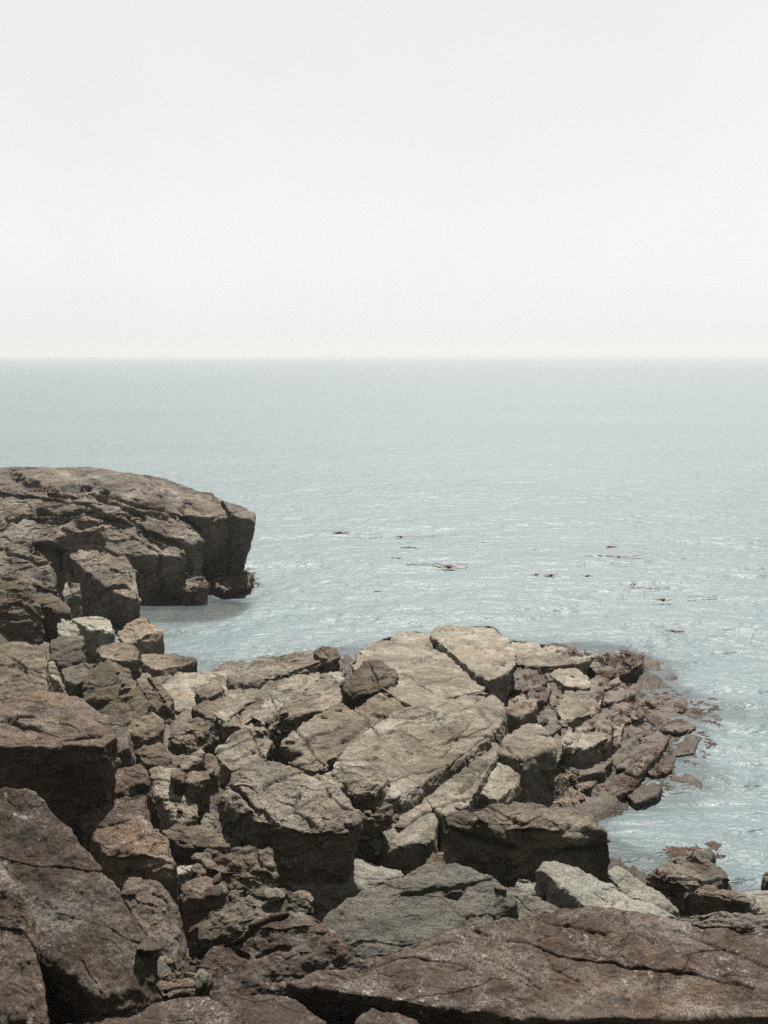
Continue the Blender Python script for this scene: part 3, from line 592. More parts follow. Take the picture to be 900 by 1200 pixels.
# the right, shattered part of the ledge
for top, a, bot, kw in [
    ([(592,762),(606,752),(640,756),(668,764),(690,768),(672,776),(640,778),(612,776)], (640,778,.45), [(690,776),(640,786),(600,780)], {}),
    ([(600,790),(610,783),(632,784),(638,796),(628,806),(606,806)], (618,805,.42), [(636,812),(604,814)], dict(mat='wet', rough=1.4)),
    ([(648,790),(660,778),(674,782),(688,794),(690,802),(664,802)], (670,801,.40), [(690,808),(655,808)], {}),
    ([(592,831),(600,820),(612,815),(628,820),(626,828),(614,836),(602,836)], (612,836,.62), [(626,836),(612,844),(596,838)], dict(p=36)),
    ([(618,812),(632,804),(644,808),(640,818),(626,820)], (632,818,.45), [(642,826),(624,826)], dict(mat='wet', rough=1.3)),
    ([(660,866),(668,856),(684,848),(706,838),(715,848),(712,862),(700,866),(690,873),(664,872)], (684,872,.55), [(712,876),(696,884),(680,884),(664,882)], {}),
    ([(654,828),(664,816),(684,814),(702,820),(700,832),(680,838),(660,840)], (678,838,.4), [(700,844),(662,850)], dict(rough=1.3)),
    ([(662,816),(668,804),(690,802),(706,806),(704,816),(684,818)], (684,817,.34), [(704,822),(668,824)], {}),
    ([(688,776),(702,768),(724,764),(744,770),(740,782),(722,790),(704,788)], (720,788,.24), [(742,790),(706,796)], dict(mat='wet', rough=1.3)),
    ([(732,772),(744,766),(754,768),(752,776),(742,782)], (744,780,.28), [(753,784),(738,788)], dict(mat='wet', rough=1.5)),
    ([(700,808),(716,798),(740,802),(742,812),(722,820),(706,820)], (720,819,.2), [(742,820),(708,828)], dict(mat='wet')),
    ([(712,836),(724,824),(748,826),(752,838),(734,846),(716,846)], (732,845,.17), [(750,848),(716,854)], dict(mat='wet')),
    ([(706,884),(716,868),(742,862),(778,866),(772,878),(756,890),(746,904),(728,896)], (740,902,.16), [(776,884),(746,912),(712,892)], dict(mat='wet', facet=.4, rough=.6)),
    ([(718,858),(736,848),(760,852),(776,862),(760,866),(736,864)], (745,864,.14), [(774,868),(722,868)], dict(mat='wet', facet=.5)),
    ([(756,836),(772,830),(798,838),(812,850),(790,856),(768,848)], (785,854,.10), [(808,858),(770,856)], dict(mat='wet', facet=.5)),
    ([(760,820),(780,812),(802,820),(800,830),(778,832)], (780,831,.10), [(800,836),(762,834)], dict(mat='wet', facet=.6)),
    ([(690,922),(704,904),(728,902),(746,910),(738,922),(716,932)], (715,930,.10), [(742,926),(700,938)], dict(mat='wet', facet=.5)),
    ([(672,910),(684,892),(700,890),(706,902),(694,918),(682,924)], (690,920,.16), [(702,922),(676,930)], dict(mat='wet', facet=.5)),
    ([(752,890),(770,880),(790,884),(786,898),(764,906)], (768,905,.07), [(786,904),(754,908)], dict(mat='wet', facet=.5)),
    ([(628,838),(640,826),(652,832),(656,850),(646,858),(634,850)], (644,856,.38), [(656,864),(634,866)], dict(mat='wet', rough=1.4)),
    ([(640,786),(652,776),(662,780),(656,792),(644,796)], (650,795,.35), [(658,802),(640,804)], dict(mat='wet', rough=1.4)),
    ([(620,926),(634,908),(646,908),(650,916),(636,934),(626,938)], (632,936,.32), [(646,930),(624,946)], {}),
    ([(786,838),(806,830),(828,832),(842,842),(824,850),(800,848)], (812,849,.05), [(838,850),(798,854)], dict(mat='wet', facet=.5)),
    ([(778,866),(796,858),(818,864),(812,878),(790,884)], (795,883,.05), [(814,882),(784,888)], dict(mat='wet', facet=.5)),
    ([(736,928),(756,914),(776,914),(770,928),(748,938)], (752,937,.04), [(770,932),(744,942)], dict(mat='wet', facet=.5)),
    ([(658,894),(676,882),(698,884),(714,890),(702,902),(674,906)], (680,905,.27), [(708,906),(672,912)], dict(mat='wet', facet=.6)),
    ([(638,874),(654,864),(664,880),(650,892)], (650,891,.33), [(662,888),(644,898)], dict(mat='wet')),
    ([(716,846),(730,850),(726,868),(712,874)], (718,873,.24), [(726,874),(712,880)], dict(mat='wet')),
    ([(690,800),(700,792),(720,790),(728,798),(710,806)], (710,805,.24), [(726,808),(694,812)], dict(mat='wet'))]:
    kw.setdefault('mat', 'wet' if a[2] < .3 else 'ledge'); kw.setdefault('rough', .6); kw.setdefault('grow', 1.18); kw.setdefault('p', 80); kw.setdefault('dome', 0)
    lg('block', top, a, sb=kw.pop('sb', -.02), bot=bot, **kw)

# ================================================================== BEHIND THE FOREGROUND SLAB
rock('boulder', 'long dark boulder with a shadowed hollow front beside the shallow water', 'boulder', 'dark',
     [(518,958),(532,948),(560,943),(604,939),(650,942),(690,952),(712,972),(690,964),(656,962),(620,966),(580,966),(548,962),(522,966)], (600,966,1.42), sb=.10, sr=-.02,
     bot=[(719,1000,0),(712,1016,0),(680,1020,0),(620,1010,0),(560,998,0),(520,988,0)], p=46, rough=.8, facet=1.0, chips=4, res=1.2, lean=0, shrink=.15, cracks=[(5,.12,[(575,966),(600,975),(690,972)]),(4,.10,[(525,968),(560,985),(600,998)]),(4,.08,[(640,1000),(700,994)])])
rock('boulder', 'pinkish lump bulging from the face of the long dark boulder', 'boulder', 'tan', [(608,992),(618,980),(636,978),(648,986),(700,988),(706,994),(660,998),(636,1004)], (640,1000,.85), sb=.3, bot=[(700,1002),(640,1012),(612,1004)], p=16)
rock('boulder', 'olive rounded boulder left of the long dark boulder', 'boulder', 'olive', [(482,1012),(490,998),(510,990),(535,988),(558,996),(572,1018),(540,1010),(510,1006)], (515,1006,.95), sb=.22, bot=[(574,1030),(540,1026),(500,1020)], p=18)
S2 = 'small stones below the long dark boulder'
def st(label, mat, top, a, **k): return rock('stone', label, 'stone', mat, top, a, group=S2, **k)
st('small tan stone left of the little white-faced stone', 'tan', [(578,1018),(586,1008),(598,1014),(602,1024),(590,1026)], (590,1025,.85), sb=.3, bot=[(602,1032),(582,1030)], p=16)
st('little white-faced stone leaning above the slab edge', 'pale', [(604,1032),(610,1026),(630,1030),(636,1040),(626,1044),(610,1040)], (620,1043,1.0), sb=.5, bot=[(638,1048),(612,1046)], p=30, rough=.6)
st('black pointed stone between the white-faced stone and the pale ramp', 'dark', [(602,1018),(612,1008),(626,1010),(630,1022),(616,1026)], (616,1024,.85), sb=.4, bot=[(630,1032),(606,1030)], p=30)
st('round dark stone at the head of the pale ramp', 'dark', [(662,1008),(670,1001),(682,1004),(688,1012),(676,1014)], (674,1013,.75), sb=.2, bot=[(688,1018),(666,1016)], p=14)
st('flat grey stone right of the round dark stone', 'dark', [(680,1014),(694,1011),(708,1018),(712,1026),(698,1024)], (696,1023,.68), sb=.2, bot=[(711,1030),(690,1024)], p=18)
rock('rock_slab', 'smooth pale ramp of stone slanting down right behind the brown slab', 'slab', 'pale', [(626,1012),(642,1002),(660,1005),(700,1024),(740,1044),(780,1060),(800,1072),(740,1072),(690,1064),(664,1042),(652,1024)], (664,1042,1.15), sb=.12, sr=-.14, bot=[(690,1068),(660,1056),(655,1030)], p=36, rough=.7, facet=.5)
rock('rock_slab', 'second pale smooth slab beyond the ramp, nearest the shallows', 'slab', 'pale', [(704,1020),(718,1011),(736,1018),(768,1040),(800,1062),(770,1062),(730,1044)], (740,1046,.75), sb=.10, sr=-.14, bot=[(800,1070),(720,1050)], p=26, rough=.6, facet=.4)
rock('boulder', 'rounded barnacle-covered rock standing in the shallows at the right', 'boulder', 'wet', [(757,1022),(766,1012),(790,1006),(822,1004),(846,1010),(856,1024),(846,1034),(806,1032),(778,1032)], (800,1030,.55), sb=.12, bot=[(856,1040),(804,1052),(768,1046),(757,1036)], p=16, rough=1.3)
rock('boulder', 'half-sunk weedy rock just beyond the barnacle-covered rock', 'boulder', 'wet', [(782,1006),(800,996),(824,990),(840,996),(838,1006),(806,1010)], (812,1009,.14), sb=.06, bot=[(838,1012),(790,1014)], p=14, rough=1.5)
rock('rock_block', 'slab-topped block with a pitch-black front in front of the barnacle-covered rock', 'block', 'tan', [(800,1042),(822,1036),(850,1038),(872,1044),(888,1058),(872,1052),(840,1043),(812,1045)], (840,1044,.75), sb=.15, bot=[(888,1068,0),(862,1072,0),(820,1068,0),(800,1062,0)], p=40, lean=0)
rock('rock_slab', 'pale flat slab at the right edge of the shore by the black-fronted block', 'slab', 'pale', [(862,1046),(878,1038),(910,1036),(960,1036),(960,1066),(900,1066),(888,1058)], (900,1064,.72), sb=.06, bot=[(960,1076),(895,1074)], p=26, rough=.7)
rock('boulder', 'dark upright rock cut off by the right edge of the picture', 'boulder', 'dark', [(892,1026),(900,1022),(935,1022),(935,1030),(900,1030)], (905,1030,.8), sb=.1, bot=[(935,1046),(894,1044)], p=40, facet=.5)
rock('rock_slab', 'low grey shelf along the back edge of the brown foreground slab', 'slab', 'grey', [(760,1070),(800,1066),(860,1072),(930,1072),(930,1084),(860,1084),(790,1078)], (850,1083,1.0), sb=.12, bot=[(930,1094),(780,1090)], p=18)
rock('rock_slab', 'pale worn slab running beneath the big black-fronted boulder', 'slab', 'pale', [(302,990),(312,982),(322,984),(342,1006),(372,1022),(420,1020),(470,1012),(485,1018),(440,1036),(400,1044),(350,1044),(326,1026)], (380,1040,.98), sb=.20, sr=-.05, bot=[(430,1050),(340,1052),(314,1020)], p=24, rough=.7, facet=.6)

# ================================================================== FOREGROUND
rock('rock_slab', 'wide grey slab with fine streaks, rising to a blunt top behind the brown foreground', 'slab', 'grey',
     [(362,1078),(380,1056),(420,1040),(472,1014),(500,1008),(540,1010),(578,1022),(608,1044),(572,1056),(548,1068),(560,1088),(530,1102),(500,1112),(440,1126),(408,1118),(385,1098)], (470,1108,1.85), sb=.30, sr=-.03, bot=[(520,1124),(420,1136)], joints=.06, p=30, dome=.02, rough=.55, facet=.5, strata=.15,
     cracks=[(1.8,.05,[(470,1048),(510,1040),(545,1036),(580,1030)]),(1.6,.04,[(380,1058),(404,1038)]),(3.2,.07,[(522,1044),(534,1048),(545,1040)])])
rock('rock_slab', 'lighter speckled slab right of the streaked grey slab', 'slab', 'grey', [(532,1054),(552,1040),(590,1034),(618,1036),(648,1052),(662,1062),(620,1080),(580,1092),(556,1086),(542,1068)], (580,1088,1.75), sb=.28, bot=[(640,1086),(560,1100)], joints=.06, p=24, facet=.5)
rock('boulder', 'ridge-backed grey rock with a ragged shadowed edge under its crest', 'boulder', 'dark', [(212,1090),(240,1070),(280,1046),(312,1029),(330,1040),(352,1048),(368,1056),(330,1052),(312,1052),(284,1062),(250,1080),(224,1098)], (300,1056,1.95), sb=.35, sr=.12, bot=[(369,1066),(340,1074),(300,1078),(262,1092),(226,1106)], p=36, strata=.6)
rock('stone', 'small pale chunk resting at the right end of the ridge-backed rock', 'stone', 'tan', [(338,1046),(346,1036),(362,1040),(370,1052),(356,1056)], (352,1055,1.75), sb=.25, bot=[(368,1062),(344,1062)], p=24)
rock('boulder', 'pointed brown boulder dotted with round pale lichen spots', 'boulder', 'fore', [(222,1130),(250,1104),(290,1086),(330,1064),(348,1060),(364,1064),(398,1094),(418,1118),(410,1130),(380,1136),(330,1150),(260,1160),(228,1156)], (320,1148,2.25), sb=.75, sr=.0, bot=[(400,1150),(320,1162),(240,1170)], joints=.06, p=30, rough=.7, facet=.7, dome=.0, extra=(),
     cracks=[(2,.05,[(262,1104),(300,1090),(335,1072)]),(4,.06,[(278,1112),(288,1118)]),(2.5,.04,[(300,1118),(325,1110),(335,1112)])])
rock('boulder', 'dark round stone in the gap left of the lichen-spotted boulder', 'boulder', 'dark', [(206,1120),(216,1106),(232,1104),(240,1116),(230,1128),(214,1132)], (222,1129,2.25), sb=.5, bot=[(238,1136),(212,1140)], p=12)
rock('stone', 'pale broken flake in the hollow below the giant left boulder', 'stone', 'tan', [(180,1150),(192,1128),(206,1124),(218,1138),(234,1142),(228,1154),(204,1152),(190,1160)], (206,1152,2.45), sb=.35, bot=[(230,1160),(188,1166)], p=40, facet=1.6)
rock('stone', 'small pale pointed chip right of the broken flake', 'stone', 'tan', [(228,1150),(240,1140),(246,1142),(236,1154)], (234,1153,2.5), sb=.35, bot=[(242,1156),(230,1158)], p=40)
# giant boulder at the left with a tall open split
rock('boulder', 'giant brown boulder filling the bottom left corner above a tall black split', 'boulder', 'fore',
     [(-70,902),(0,910),(30,911),(48,925),(70,955),(92,987),(118,1012),(142,1036),(160,1066),(176,1100),(189,1128),(184,1138),(150,1178),(124,1165),(84,1142),(56,1106),(38,1045),(-70,1010)], (100,1080,3.25), sb=.62, sr=-.30,
     p=34, dome=.02, rough=.42, facet=.5, chips=5, joints=.06, base=.5, shrink=.04, res=1.2)
rock('boulder', 'brown boulder with a pale upright edge left of the tall black split', 'boulder', 'fore',
     [(-70,990),(0,985),(20,1004),(36,1040),(44,1080),(52,1130),(60,1186),(36,1192),(-70,1200)], (40,1130,3.2), sb=.95, sr=-.10, joints=.06, p=34, dome=.03, rough=.42, facet=.5, chips=4, base=.5, shrink=.02, res=1.1, bot=[(60,1192),(-70,1215)])
rock('boulder', 'rounded brown boulder nestled against the right flank of the giant left boulder', 'boulder', 'fore', [(140,1040),(148,1018),(166,1010),(184,1014),(200,1034),(214,1058),(219,1080),(208,1098),(192,1118),(182,1110),(166,1074)], (185,1085,2.55), sb=.62, sr=-.22, joints=.06, p=20, dome=.05, rough=.5, facet=.6, base=.5, shrink=.0, bot=[(214,1104),(196,1126)], cracks=[(2,.04,[(180,1050),(196,1060),(200,1090)])])
# bottom slabs
rock('rock_slab', 'vast dark brown lichened slab across the lower right with long cracks', 'slab', 'fore',
     [(318,1150),(360,1140),(420,1122),(500,1100),(556,1076),(604,1058),(650,1056),(690,1056),(740,1063),(790,1074),(860,1090),(960,1092),(1010,1110),(1010,1190),(900,1162),(800,1138),(736,1130),(734,1150),(722,1168),(680,1180),(614,1194),(596,1190),(560,1176),(500,1172),(440,1166),(380,1156)], (600,1180,2.72), sb=.20, sr=-.05, grow=1.0,
     bot=[(618,1215,-.10),(500,1196,-.14),(420,1178,-.1)], joints=.06, p=34, dome=.0, facet=.4, rough=.55, chips=4, res=1.2, lean=0, shrink=.12,
     cracks=[(1.5,.04,[(560,1090),(590,1102),(632,1108),(680,1122),(736,1130),(800,1142),(880,1156)]),(1.3,.02,[(575,1125),(600,1140),(632,1158)]),(1.3,.02,[(480,1112),(510,1104),(540,1106)]),(1.2,.03,[(556,1078),(604,1072),(650,1078),(712,1094)]),(1.2,.03,[(420,1132),(470,1120),(524,1126),(560,1142)]),(1.1,.025,[(636,1110),(650,1136),(690,1160)]),(1.1,.025,[(800,1142),(812,1120),(850,1108)]),(1.3,.025,[(790,1090),(840,1105),(900,1130)])])
rock('rock_slab', 'brown lichened slab in the bottom right corner below the crooked crack', 'slab', 'fore',
     [(610,1200),(660,1188),(706,1178),(730,1166),(738,1134),(770,1142),(800,1156),(850,1172),(900,1200),(960,1225),(960,1290),(600,1290)], (740,1190,2.62), sb=.14, sr=-.05, joints=.06, p=34, dome=.01, facet=.4, rough=.5,
     cracks=[(3,.05,[(745,1140),(768,1158),(790,1170)])])
rock('rock_slab', 'narrow ragged brown slab at the right edge between two dark gaps', 'slab', 'fore', [(742,1132),(790,1142),(850,1154),(920,1160),(980,1170),(980,1225),(930,1212),(890,1190),(852,1172),(820,1164),(785,1162)], (850,1170,2.45), sb=.18, sr=-.05, bot=[(960,1222),(880,1200),(840,1180)], joints=.06, p=26, rough=1.2, facet=1.0)
rock('boulder', 'broad rounded brown rock along the bottom edge, left of the small round one', 'boulder', 'fore', [(20,1206),(70,1190),(140,1172),(220,1158),(280,1151),(330,1153),(366,1166),(394,1186),(408,1206),(412,1240),(20,1260)], (250,1200,2.92), sb=.18, sr=-.02, joints=.06, p=18, dome=.03, facet=.4, rough=.5, bot=[(414,1250),(200,1290)], cracks=[(2.2,.05,[(236,1160),(262,1174),(286,1198)])])
rock('boulder', 'small round brown boulder at the bottom edge under the vast slab', 'boulder', 'fore', [(408,1184),(422,1172),(450,1166),(480,1168),(502,1178),(514,1200),(508,1225),(420,1230)], (460,1200,2.72), sb=.22, joints=.06, p=14, dome=.05, facet=.4, bot=[(510,1260),(420,1260)])
# ------------------------------------------------------------------ ground: one sheet from the added, unseen bluff behind to the sea bed and the horizon
def bluff_blocker_mat():
    m = bpy.data.materials.new('dark_bluff_blocker'); m.use_nodes = True; t = m.node_tree  # near-black cover for the added bluff, keeps bounce light off rock fronts
    tc = nd(t, 'ShaderNodeTexCoord'); rr = ramp(t, [(.35, (.010, .014, .007)), (.65, (.035, .042, .022))])
    t.links.new(noise(t, tc.outputs['Object'], 1.6, 8, .7), rr.inputs[0]); t.links.new(rr.outputs[0], t.nodes['Principled BSDF'].inputs['Base Color'])
    t.nodes['Principled BSDF'].inputs['Roughness'].default_value = .95; t.nodes['Principled BSDF'].inputs['Specular IOR Level'].default_value = .1
    return m

def ground():
    rs_ = np.concatenate([np.linspace(.3, 2.6, 10), 2.6 * np.exp(np.linspace(0, math.log(46 / 2.6), 330))[1:], [52, 60, 75, 100, 150, 300, 700, 1500, 3500]])
    az = np.concatenate([np.radians(np.linspace(-34, 34, 420)), np.radians(np.linspace(34, 326, 90))[1:-1]])
    R, A = np.meshgrid(rs_, az, indexing='ij')
    x = (R * np.sin(A)).ravel(); y = (R * np.cos(A)).ravel()
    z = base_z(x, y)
    P3 = np.stack([x, y, z], 1).astype(np.float32)
    land = np.clip((z + .6) / .6, 0, 1) * (np.hypot(x, y) < 60)
    d1, d2, o, h = voro(P3 / .42 + .3 * np.stack([pn(P3), pn(P3 + 9), pn(P3 + 19)], 1))
    g = _rv[h]
    z2 = z + land * (.10 * ((g[:, 3] - .5) * 1.2 + ((g[:, :3] - .5) * o).sum(1) * 1.8) - .05 * np.exp(-((d2 - d1) / .08) ** 2))
    d1, d2, o, h = voro(P3 / .13 + 5)
    g = _rv[h]
    z2 += land * .03 * ((g[:, 3] - .5) + ((g[:, :3] - .5) * o).sum(1) * 2) + land * .05 * fbm(P3 * 2.5, 4) - .04
    nR, nA = len(rs_), len(az)
    i, j = np.meshgrid(np.arange(nR - 1), np.arange(nA), indexing='ij')
    Q = np.stack([i * nA + j, (i + 1) * nA + j, (i + 1) * nA + (j + 1) % nA, i * nA + (j + 1) % nA], -1).reshape(-1, 4)[:, ::-1]
    V = np.stack([x, y, z2], 1)
    # close the middle
    k = len(V); V = np.vstack([V, [[0, 0, V[:nA, 2].mean()]]])
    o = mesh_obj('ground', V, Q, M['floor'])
    me = o.data; me.materials.append(bluff_blocker_mat())
    cy_ = V[Q[:, 0], 1]; me.polygons.foreach_set('material_index', (cy_ < -2.2).astype(np.int32)); me.update()
    return tag(o, 'fractured brown bedrock and rubble floor between the boulders, running down to the sea bed', None, None, 'structure')
gr = ground(); 

# ------------------------------------------------------------------ sea
def sea():
    v = np.concatenate([np.arange(1330, 1060, -6.0), np.arange(1060, 424, -.85), np.arange(424, 418.6, -.6)])
    th = PITCH + np.arctan((v - 600) / F)
    r = H / np.tan(th); r = np.concatenate([r, [2100, 2700, 3300]])
    az = np.radians(np.concatenate([np.linspace(-75, -25, 40), np.linspace(-25, 25, 640)[1:-1], np.linspace(25, 75, 40)]))
    R, A = np.meshgrid(r, az, indexing='ij')
    x = (R * np.sin(A)).ravel(); y = (R * np.cos(A)).ravel()
    rs = np.random.RandomState(5)
    z = np.zeros(len(x))
    amp = np.clip(1.25 - R.ravel() / 75.0, 0, 1)
    P = np.stack([x, y, np.zeros(len(x))], 1)
    w = np.stack([pn(P * .23), pn(P * .23 + 50)], 1) * .8
    for k in range(22):
        lam = .35 * (1.24 ** (k * .62)); a = .0060 * lam ** .80
        ang = math.radians(-75) + rs.normal(0, .42)      # the swell comes in from the right
        kx, ky = math.cos(ang) * 2 * math.pi / lam, math.sin(ang) * 2 * math.pi / lam
        ph = kx * (x + w[:, 0] * lam ** .5) + ky * (y + w[:, 1] * lam ** .5) + rs.uniform(0, 6.28)
        s = np.sin(ph)
        z += a * (s + .25 * np.cos(2 * ph)) * (.6 + .8 * np.clip(.5 + pn(P * (.35 / lam ** .5) + 13 * k), 0, 1.2))
    z += .012 * fbm(P * np.array([1.6, 3.2, 1]), 3)
    shel = np.clip(np.hypot(x + 4.2, y - 21) / 3.5, .45, 1)   # quiet little inlet
    z *= amp * shel
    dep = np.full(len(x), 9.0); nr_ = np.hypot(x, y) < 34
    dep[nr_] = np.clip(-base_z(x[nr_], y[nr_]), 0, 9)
    dep += .065 * np.clip(np.hypot((x + 4.7) / 1.9, (y - 23.1) / 1.6) * 3 - 2, 0, 1)  # extra depth outside the made-up shoal keeps only the cove dark, like a reflection
    nR, nA = R.shape
    i, j = np.meshgrid(np.arange(nR - 1), np.arange(nA - 1), indexing='ij')
    Q = np.stack([i * nA + j, i * nA + j + 1, (i + 1) * nA + j + 1, (i + 1) * nA + j], -1).reshape(-1, 4)
    m = bpy.data.materials.new('sea_water'); m.use_nodes = True
    t = m.node_tree; L = t.links; bs = t.nodes['Principled BSDF']; out = t.nodes['Material Output']
    ge = nd(t, 'ShaderNodeNewGeometry'); pos = ge.outputs['Position']
    def mapped(sx, sy, rot):
        mp = nd(t, 'ShaderNodeMapping'); mp.inputs['Scale'].default_value = (sx, sy, 1); mp.inputs['Rotation'].default_value = (0, 0, rot)
        L.new(pos, mp.inputs['Vector']); return mp.outputs[0]
    big = noise(t, mapped(.02, .07, .12), 1.0, 5, .6)
    cr = ramp(t, [(.3, SEA_A), (.7, SEA_B)]); L.new(big, cr.inputs[0])
    L.new(cr.outputs[0], bs.inputs['Base Color'])
    bs.inputs['Roughness'].default_value = .46; bs.inputs['IOR'].default_value = 1.33
    b0 = nd(t, 'ShaderNodeBump'); b0.inputs['Distance'].default_value = .55; b0.inputs['Strength'].default_value = .30
    L.new(noise(t, mapped(.35, .8, -.25), 1.0, 6, .62, .3), b0.inputs['Height'])
    bl_ = nd(t, 'ShaderNodeBump'); bl_.inputs['Distance'].default_value = 1.6; bl_.inputs['Strength'].default_value = .22
    L.new(noise(t, mapped(.07, .20, -.2), 1.0, 3, .5, .2), bl_.inputs['Height']); L.new(bl_.outputs[0], b0.inputs['Normal'])
    b1 = nd(t, 'ShaderNodeBump'); b1.inputs['Distance'].default_value = .07; b1.inputs['Strength'].default_value = 1.0
    L.new(noise(t, mapped(2.2, 4.6, -.2), 1.0, 5, .6, .4), b1.inputs['Height'])
    bm_ = nd(t, 'ShaderNodeBump'); bm_.inputs['Distance'].default_value = .26; bm_.inputs['Strength'].default_value = .7
    L.new(noise(t, mapped(.95, 2.0, -.22), 1.0, 4, .6, .3), bm_.inputs['Height']); L.new(b0.outputs[0], bm_.inputs['Normal']); L.new(bm_.outputs[0], b1.inputs['Normal'])
    L.new(b1.outputs[0], bs.inputs['Normal'])
    at = nd(t, 'ShaderNodeAttribute', attribute_name='depth')
    tr = nd(t, 'ShaderNodeBsdfTransparent'); tr.inputs[0].default_value = (.80, .84, .80, 1)
    mx = nd(t, 'ShaderNodeMixShader')
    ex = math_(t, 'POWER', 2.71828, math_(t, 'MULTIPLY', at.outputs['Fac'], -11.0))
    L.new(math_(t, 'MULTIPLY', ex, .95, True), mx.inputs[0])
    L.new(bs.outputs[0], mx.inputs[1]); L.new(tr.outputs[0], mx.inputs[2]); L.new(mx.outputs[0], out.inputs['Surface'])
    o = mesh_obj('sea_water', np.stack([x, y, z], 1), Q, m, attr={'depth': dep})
    return tag(o, 'pale blue-green rippled sea reaching out to a misty horizon', None, None, 'structure')
SEA_A, SEA_B = (.058, .0795, .0855), (.067, .0895, .0955)
water = sea()

# ------------------------------------------------------------------ things lying on the rocks, found by dropping onto the built surfaces
bpy.context.view_layer.update()
DG = bpy.context.evaluated_depsgraph_get()
def hit(u, v):
    d = Vector(ray(u, v)).normalized()
    ok, loc, nor, idx, ob, mat_ = SC.ray_cast(DG, Vector((0, 0, H)), d)
    return (np.array(loc), np.array(nor), ob) if ok else (None, None, None)

rs = np.random.RandomState(11)
stone_src = []
def small_stone(proto):
    N = 12; dirs, Q = cube_sphere(N)
    Ns = rs.normal(size=(13, 3)); Ns /= np.linalg.norm(Ns, axis=1)[:, None]
    Ds = rs.uniform(.62, 1.0, 13)
    K = np.maximum(dirs @ Ns.T, 0) / Ds
    rr = 1 / np.maximum((K ** 18).sum(1) ** (1 / 18.), .6)
    X = dirs * rr[:, None] * np.array([1, .8, .6])
    X += dirs * (.09 * fbm(X * 2.5 + proto * 9, 3))[:, None]
    o = mesh_obj('stone', X, Q, M[('ledge', 'tan', 'pale', 'dark')[proto % 4]])
    return o
spots = [((400, 470), (930, 1000), 60, .05), ((300, 350), (838, 895), 34, .045), ((500, 590), (925, 965), 12, .05), ((400, 500), (985, 1015), 16, .07), ((630, 700), (790, 870), 24, .06),
         ((590, 640), (850, 940), 10, .06), ((640, 690), (880, 940), 18, .05), ((180, 260), (830, 960), 14, .06), ((60, 180), (740, 850), 10, .07), ((200, 340), (985, 1060), 14, .07),
         ((560, 660), (1005, 1050), 8, .06), ((150, 240), (1100, 1170), 8, .05), ((240, 400), (780, 850), 16, .06)]
protos = [small_stone(k) for k in range(8)]; used = set()
GS = 'loose small stones in the gaps of the shore'
for (u0, u1), (v0, v1), n, size in spots:
    for _ in range(n):
        u, v = rs.uniform(u0, u1), rs.uniform(v0, v1)
        loc, nor, ob = hit(u, v)
        if loc is None or ob.name.startswith('sea') or nor[2] < .25: continue
        if ob.name.startswith('ground') is False and rs.rand() < .62: continue
        k = rs.randint(8)
        s = size * rs.uniform(.5, 1.5)
        o = protos[k] if k not in used else protos[k].copy()
        if k in used: C.objects.link(o)
        used.add(k)
        o.location = loc + np.array([0, 0, .22 * s]); o.scale = (s, s * rs.uniform(.8, 1.2), s * rs.uniform(.7, 1.1))
        o.rotation_euler = (rs.uniform(-.4, .4), rs.uniform(-.4, .4), rs.uniform(0, 6.28))
        tag(o, 'small loose angular stone lying in a gap between the shore rocks', 'stone', GS)
for k, o in enumerate(protos):
    if k not in used: bpy.data.objects.remove(o)

# ------------------------------------------------------------------ weed
def weed_mat(name, a, b, rough=.8):
    m = bpy.data.materials.new(name); m.use_nodes = True; t = m.node_tree
    tc = nd(t, 'ShaderNodeTexCoord'); r = ramp(t, [(.35, a), (.65, b)])
    t.links.new(noise(t, tc.outputs['Object'], 9, 4), r.inputs[0]); t.links.new(r.outputs[0], t.nodes['Principled BSDF'].inputs['Base Color'])
    t.nodes['Principled BSDF'].inputs['Roughness'].default_value = rough; t.nodes['Principled BSDF'].inputs['Specular IOR Level'].default_value = .15
    return m
MW = {'red': weed_mat('brown_rockweed', (.016, .010, .006), (.050, .027, .018)), 'straw': weed_mat('bleached_weed', (.06, .046, .03), (.12, .094, .064), .9), 'kelp': weed_mat('kelp_frond', (.05, .022, .012), (.10, .042, .022), .6)}

def tufts(regions, mat, name, label, length, per):
    V, Q = [], []
    for (poly, n) in regions:
        us = [p[0] for p in poly]; vs = [p[1] for p in poly]; c = 0; tries = 0
        while c < n and tries < n * 6:
            tries += 1
            u, v = rs.uniform(min(us), max(us)), rs.uniform(min(vs), max(vs))
            inside = False
            for (a, b), (c2, d2) in zip(poly, poly[1:] + poly[:1]):
                if (b > v) != (d2 > v) and u < (c2 - a) * (v - b) / (d2 - b) + a: inside = not inside
            if not inside: continue
            loc, nor, ob = hit(u, v)
            if loc is None or loc[2] > 1.3 or ob.name.startswith('stone'): continue
            if pn(loc[None] * 2.6)[0] < -.10: continue
            c += 1
            for _ in range(per):
                a = rs.uniform(0, 6.28); l = length * rs.uniform(.5, 1.4); w = l * rs.uniform(.10, .2)
                d = np.array([math.cos(a), math.sin(a), 0]); d -= nor * (d @ nor); d /= np.linalg.norm(d)
                s = np.cross(nor, d)
                p0 = loc + d * rs.uniform(-.03, .03) + s * rs.uniform(-.03, .03) + nor * .004
                lift = rs.uniform(.02, .30)
                p1 = p0 + d * l * .5 + nor * l * lift * .5; p2 = p0 + d * l + nor * l * lift * .3 + s * l * rs.uniform(-.25, .25)
                k = len(V); V += [p0 - s * w * .4, p0 + s * w * .4, p1 + s * w, p1 - s * w, p2 + s * w * .5, p2 - s * w * .5]
                Q += [(k, k + 1, k + 2, k + 3), (k + 3, k + 2, k + 4, k + 5)]
    if not V: return
    o = mesh_obj(name, np.array(V), np.array(Q), mat)
    return tag(o, label, None, None, 'stuff')
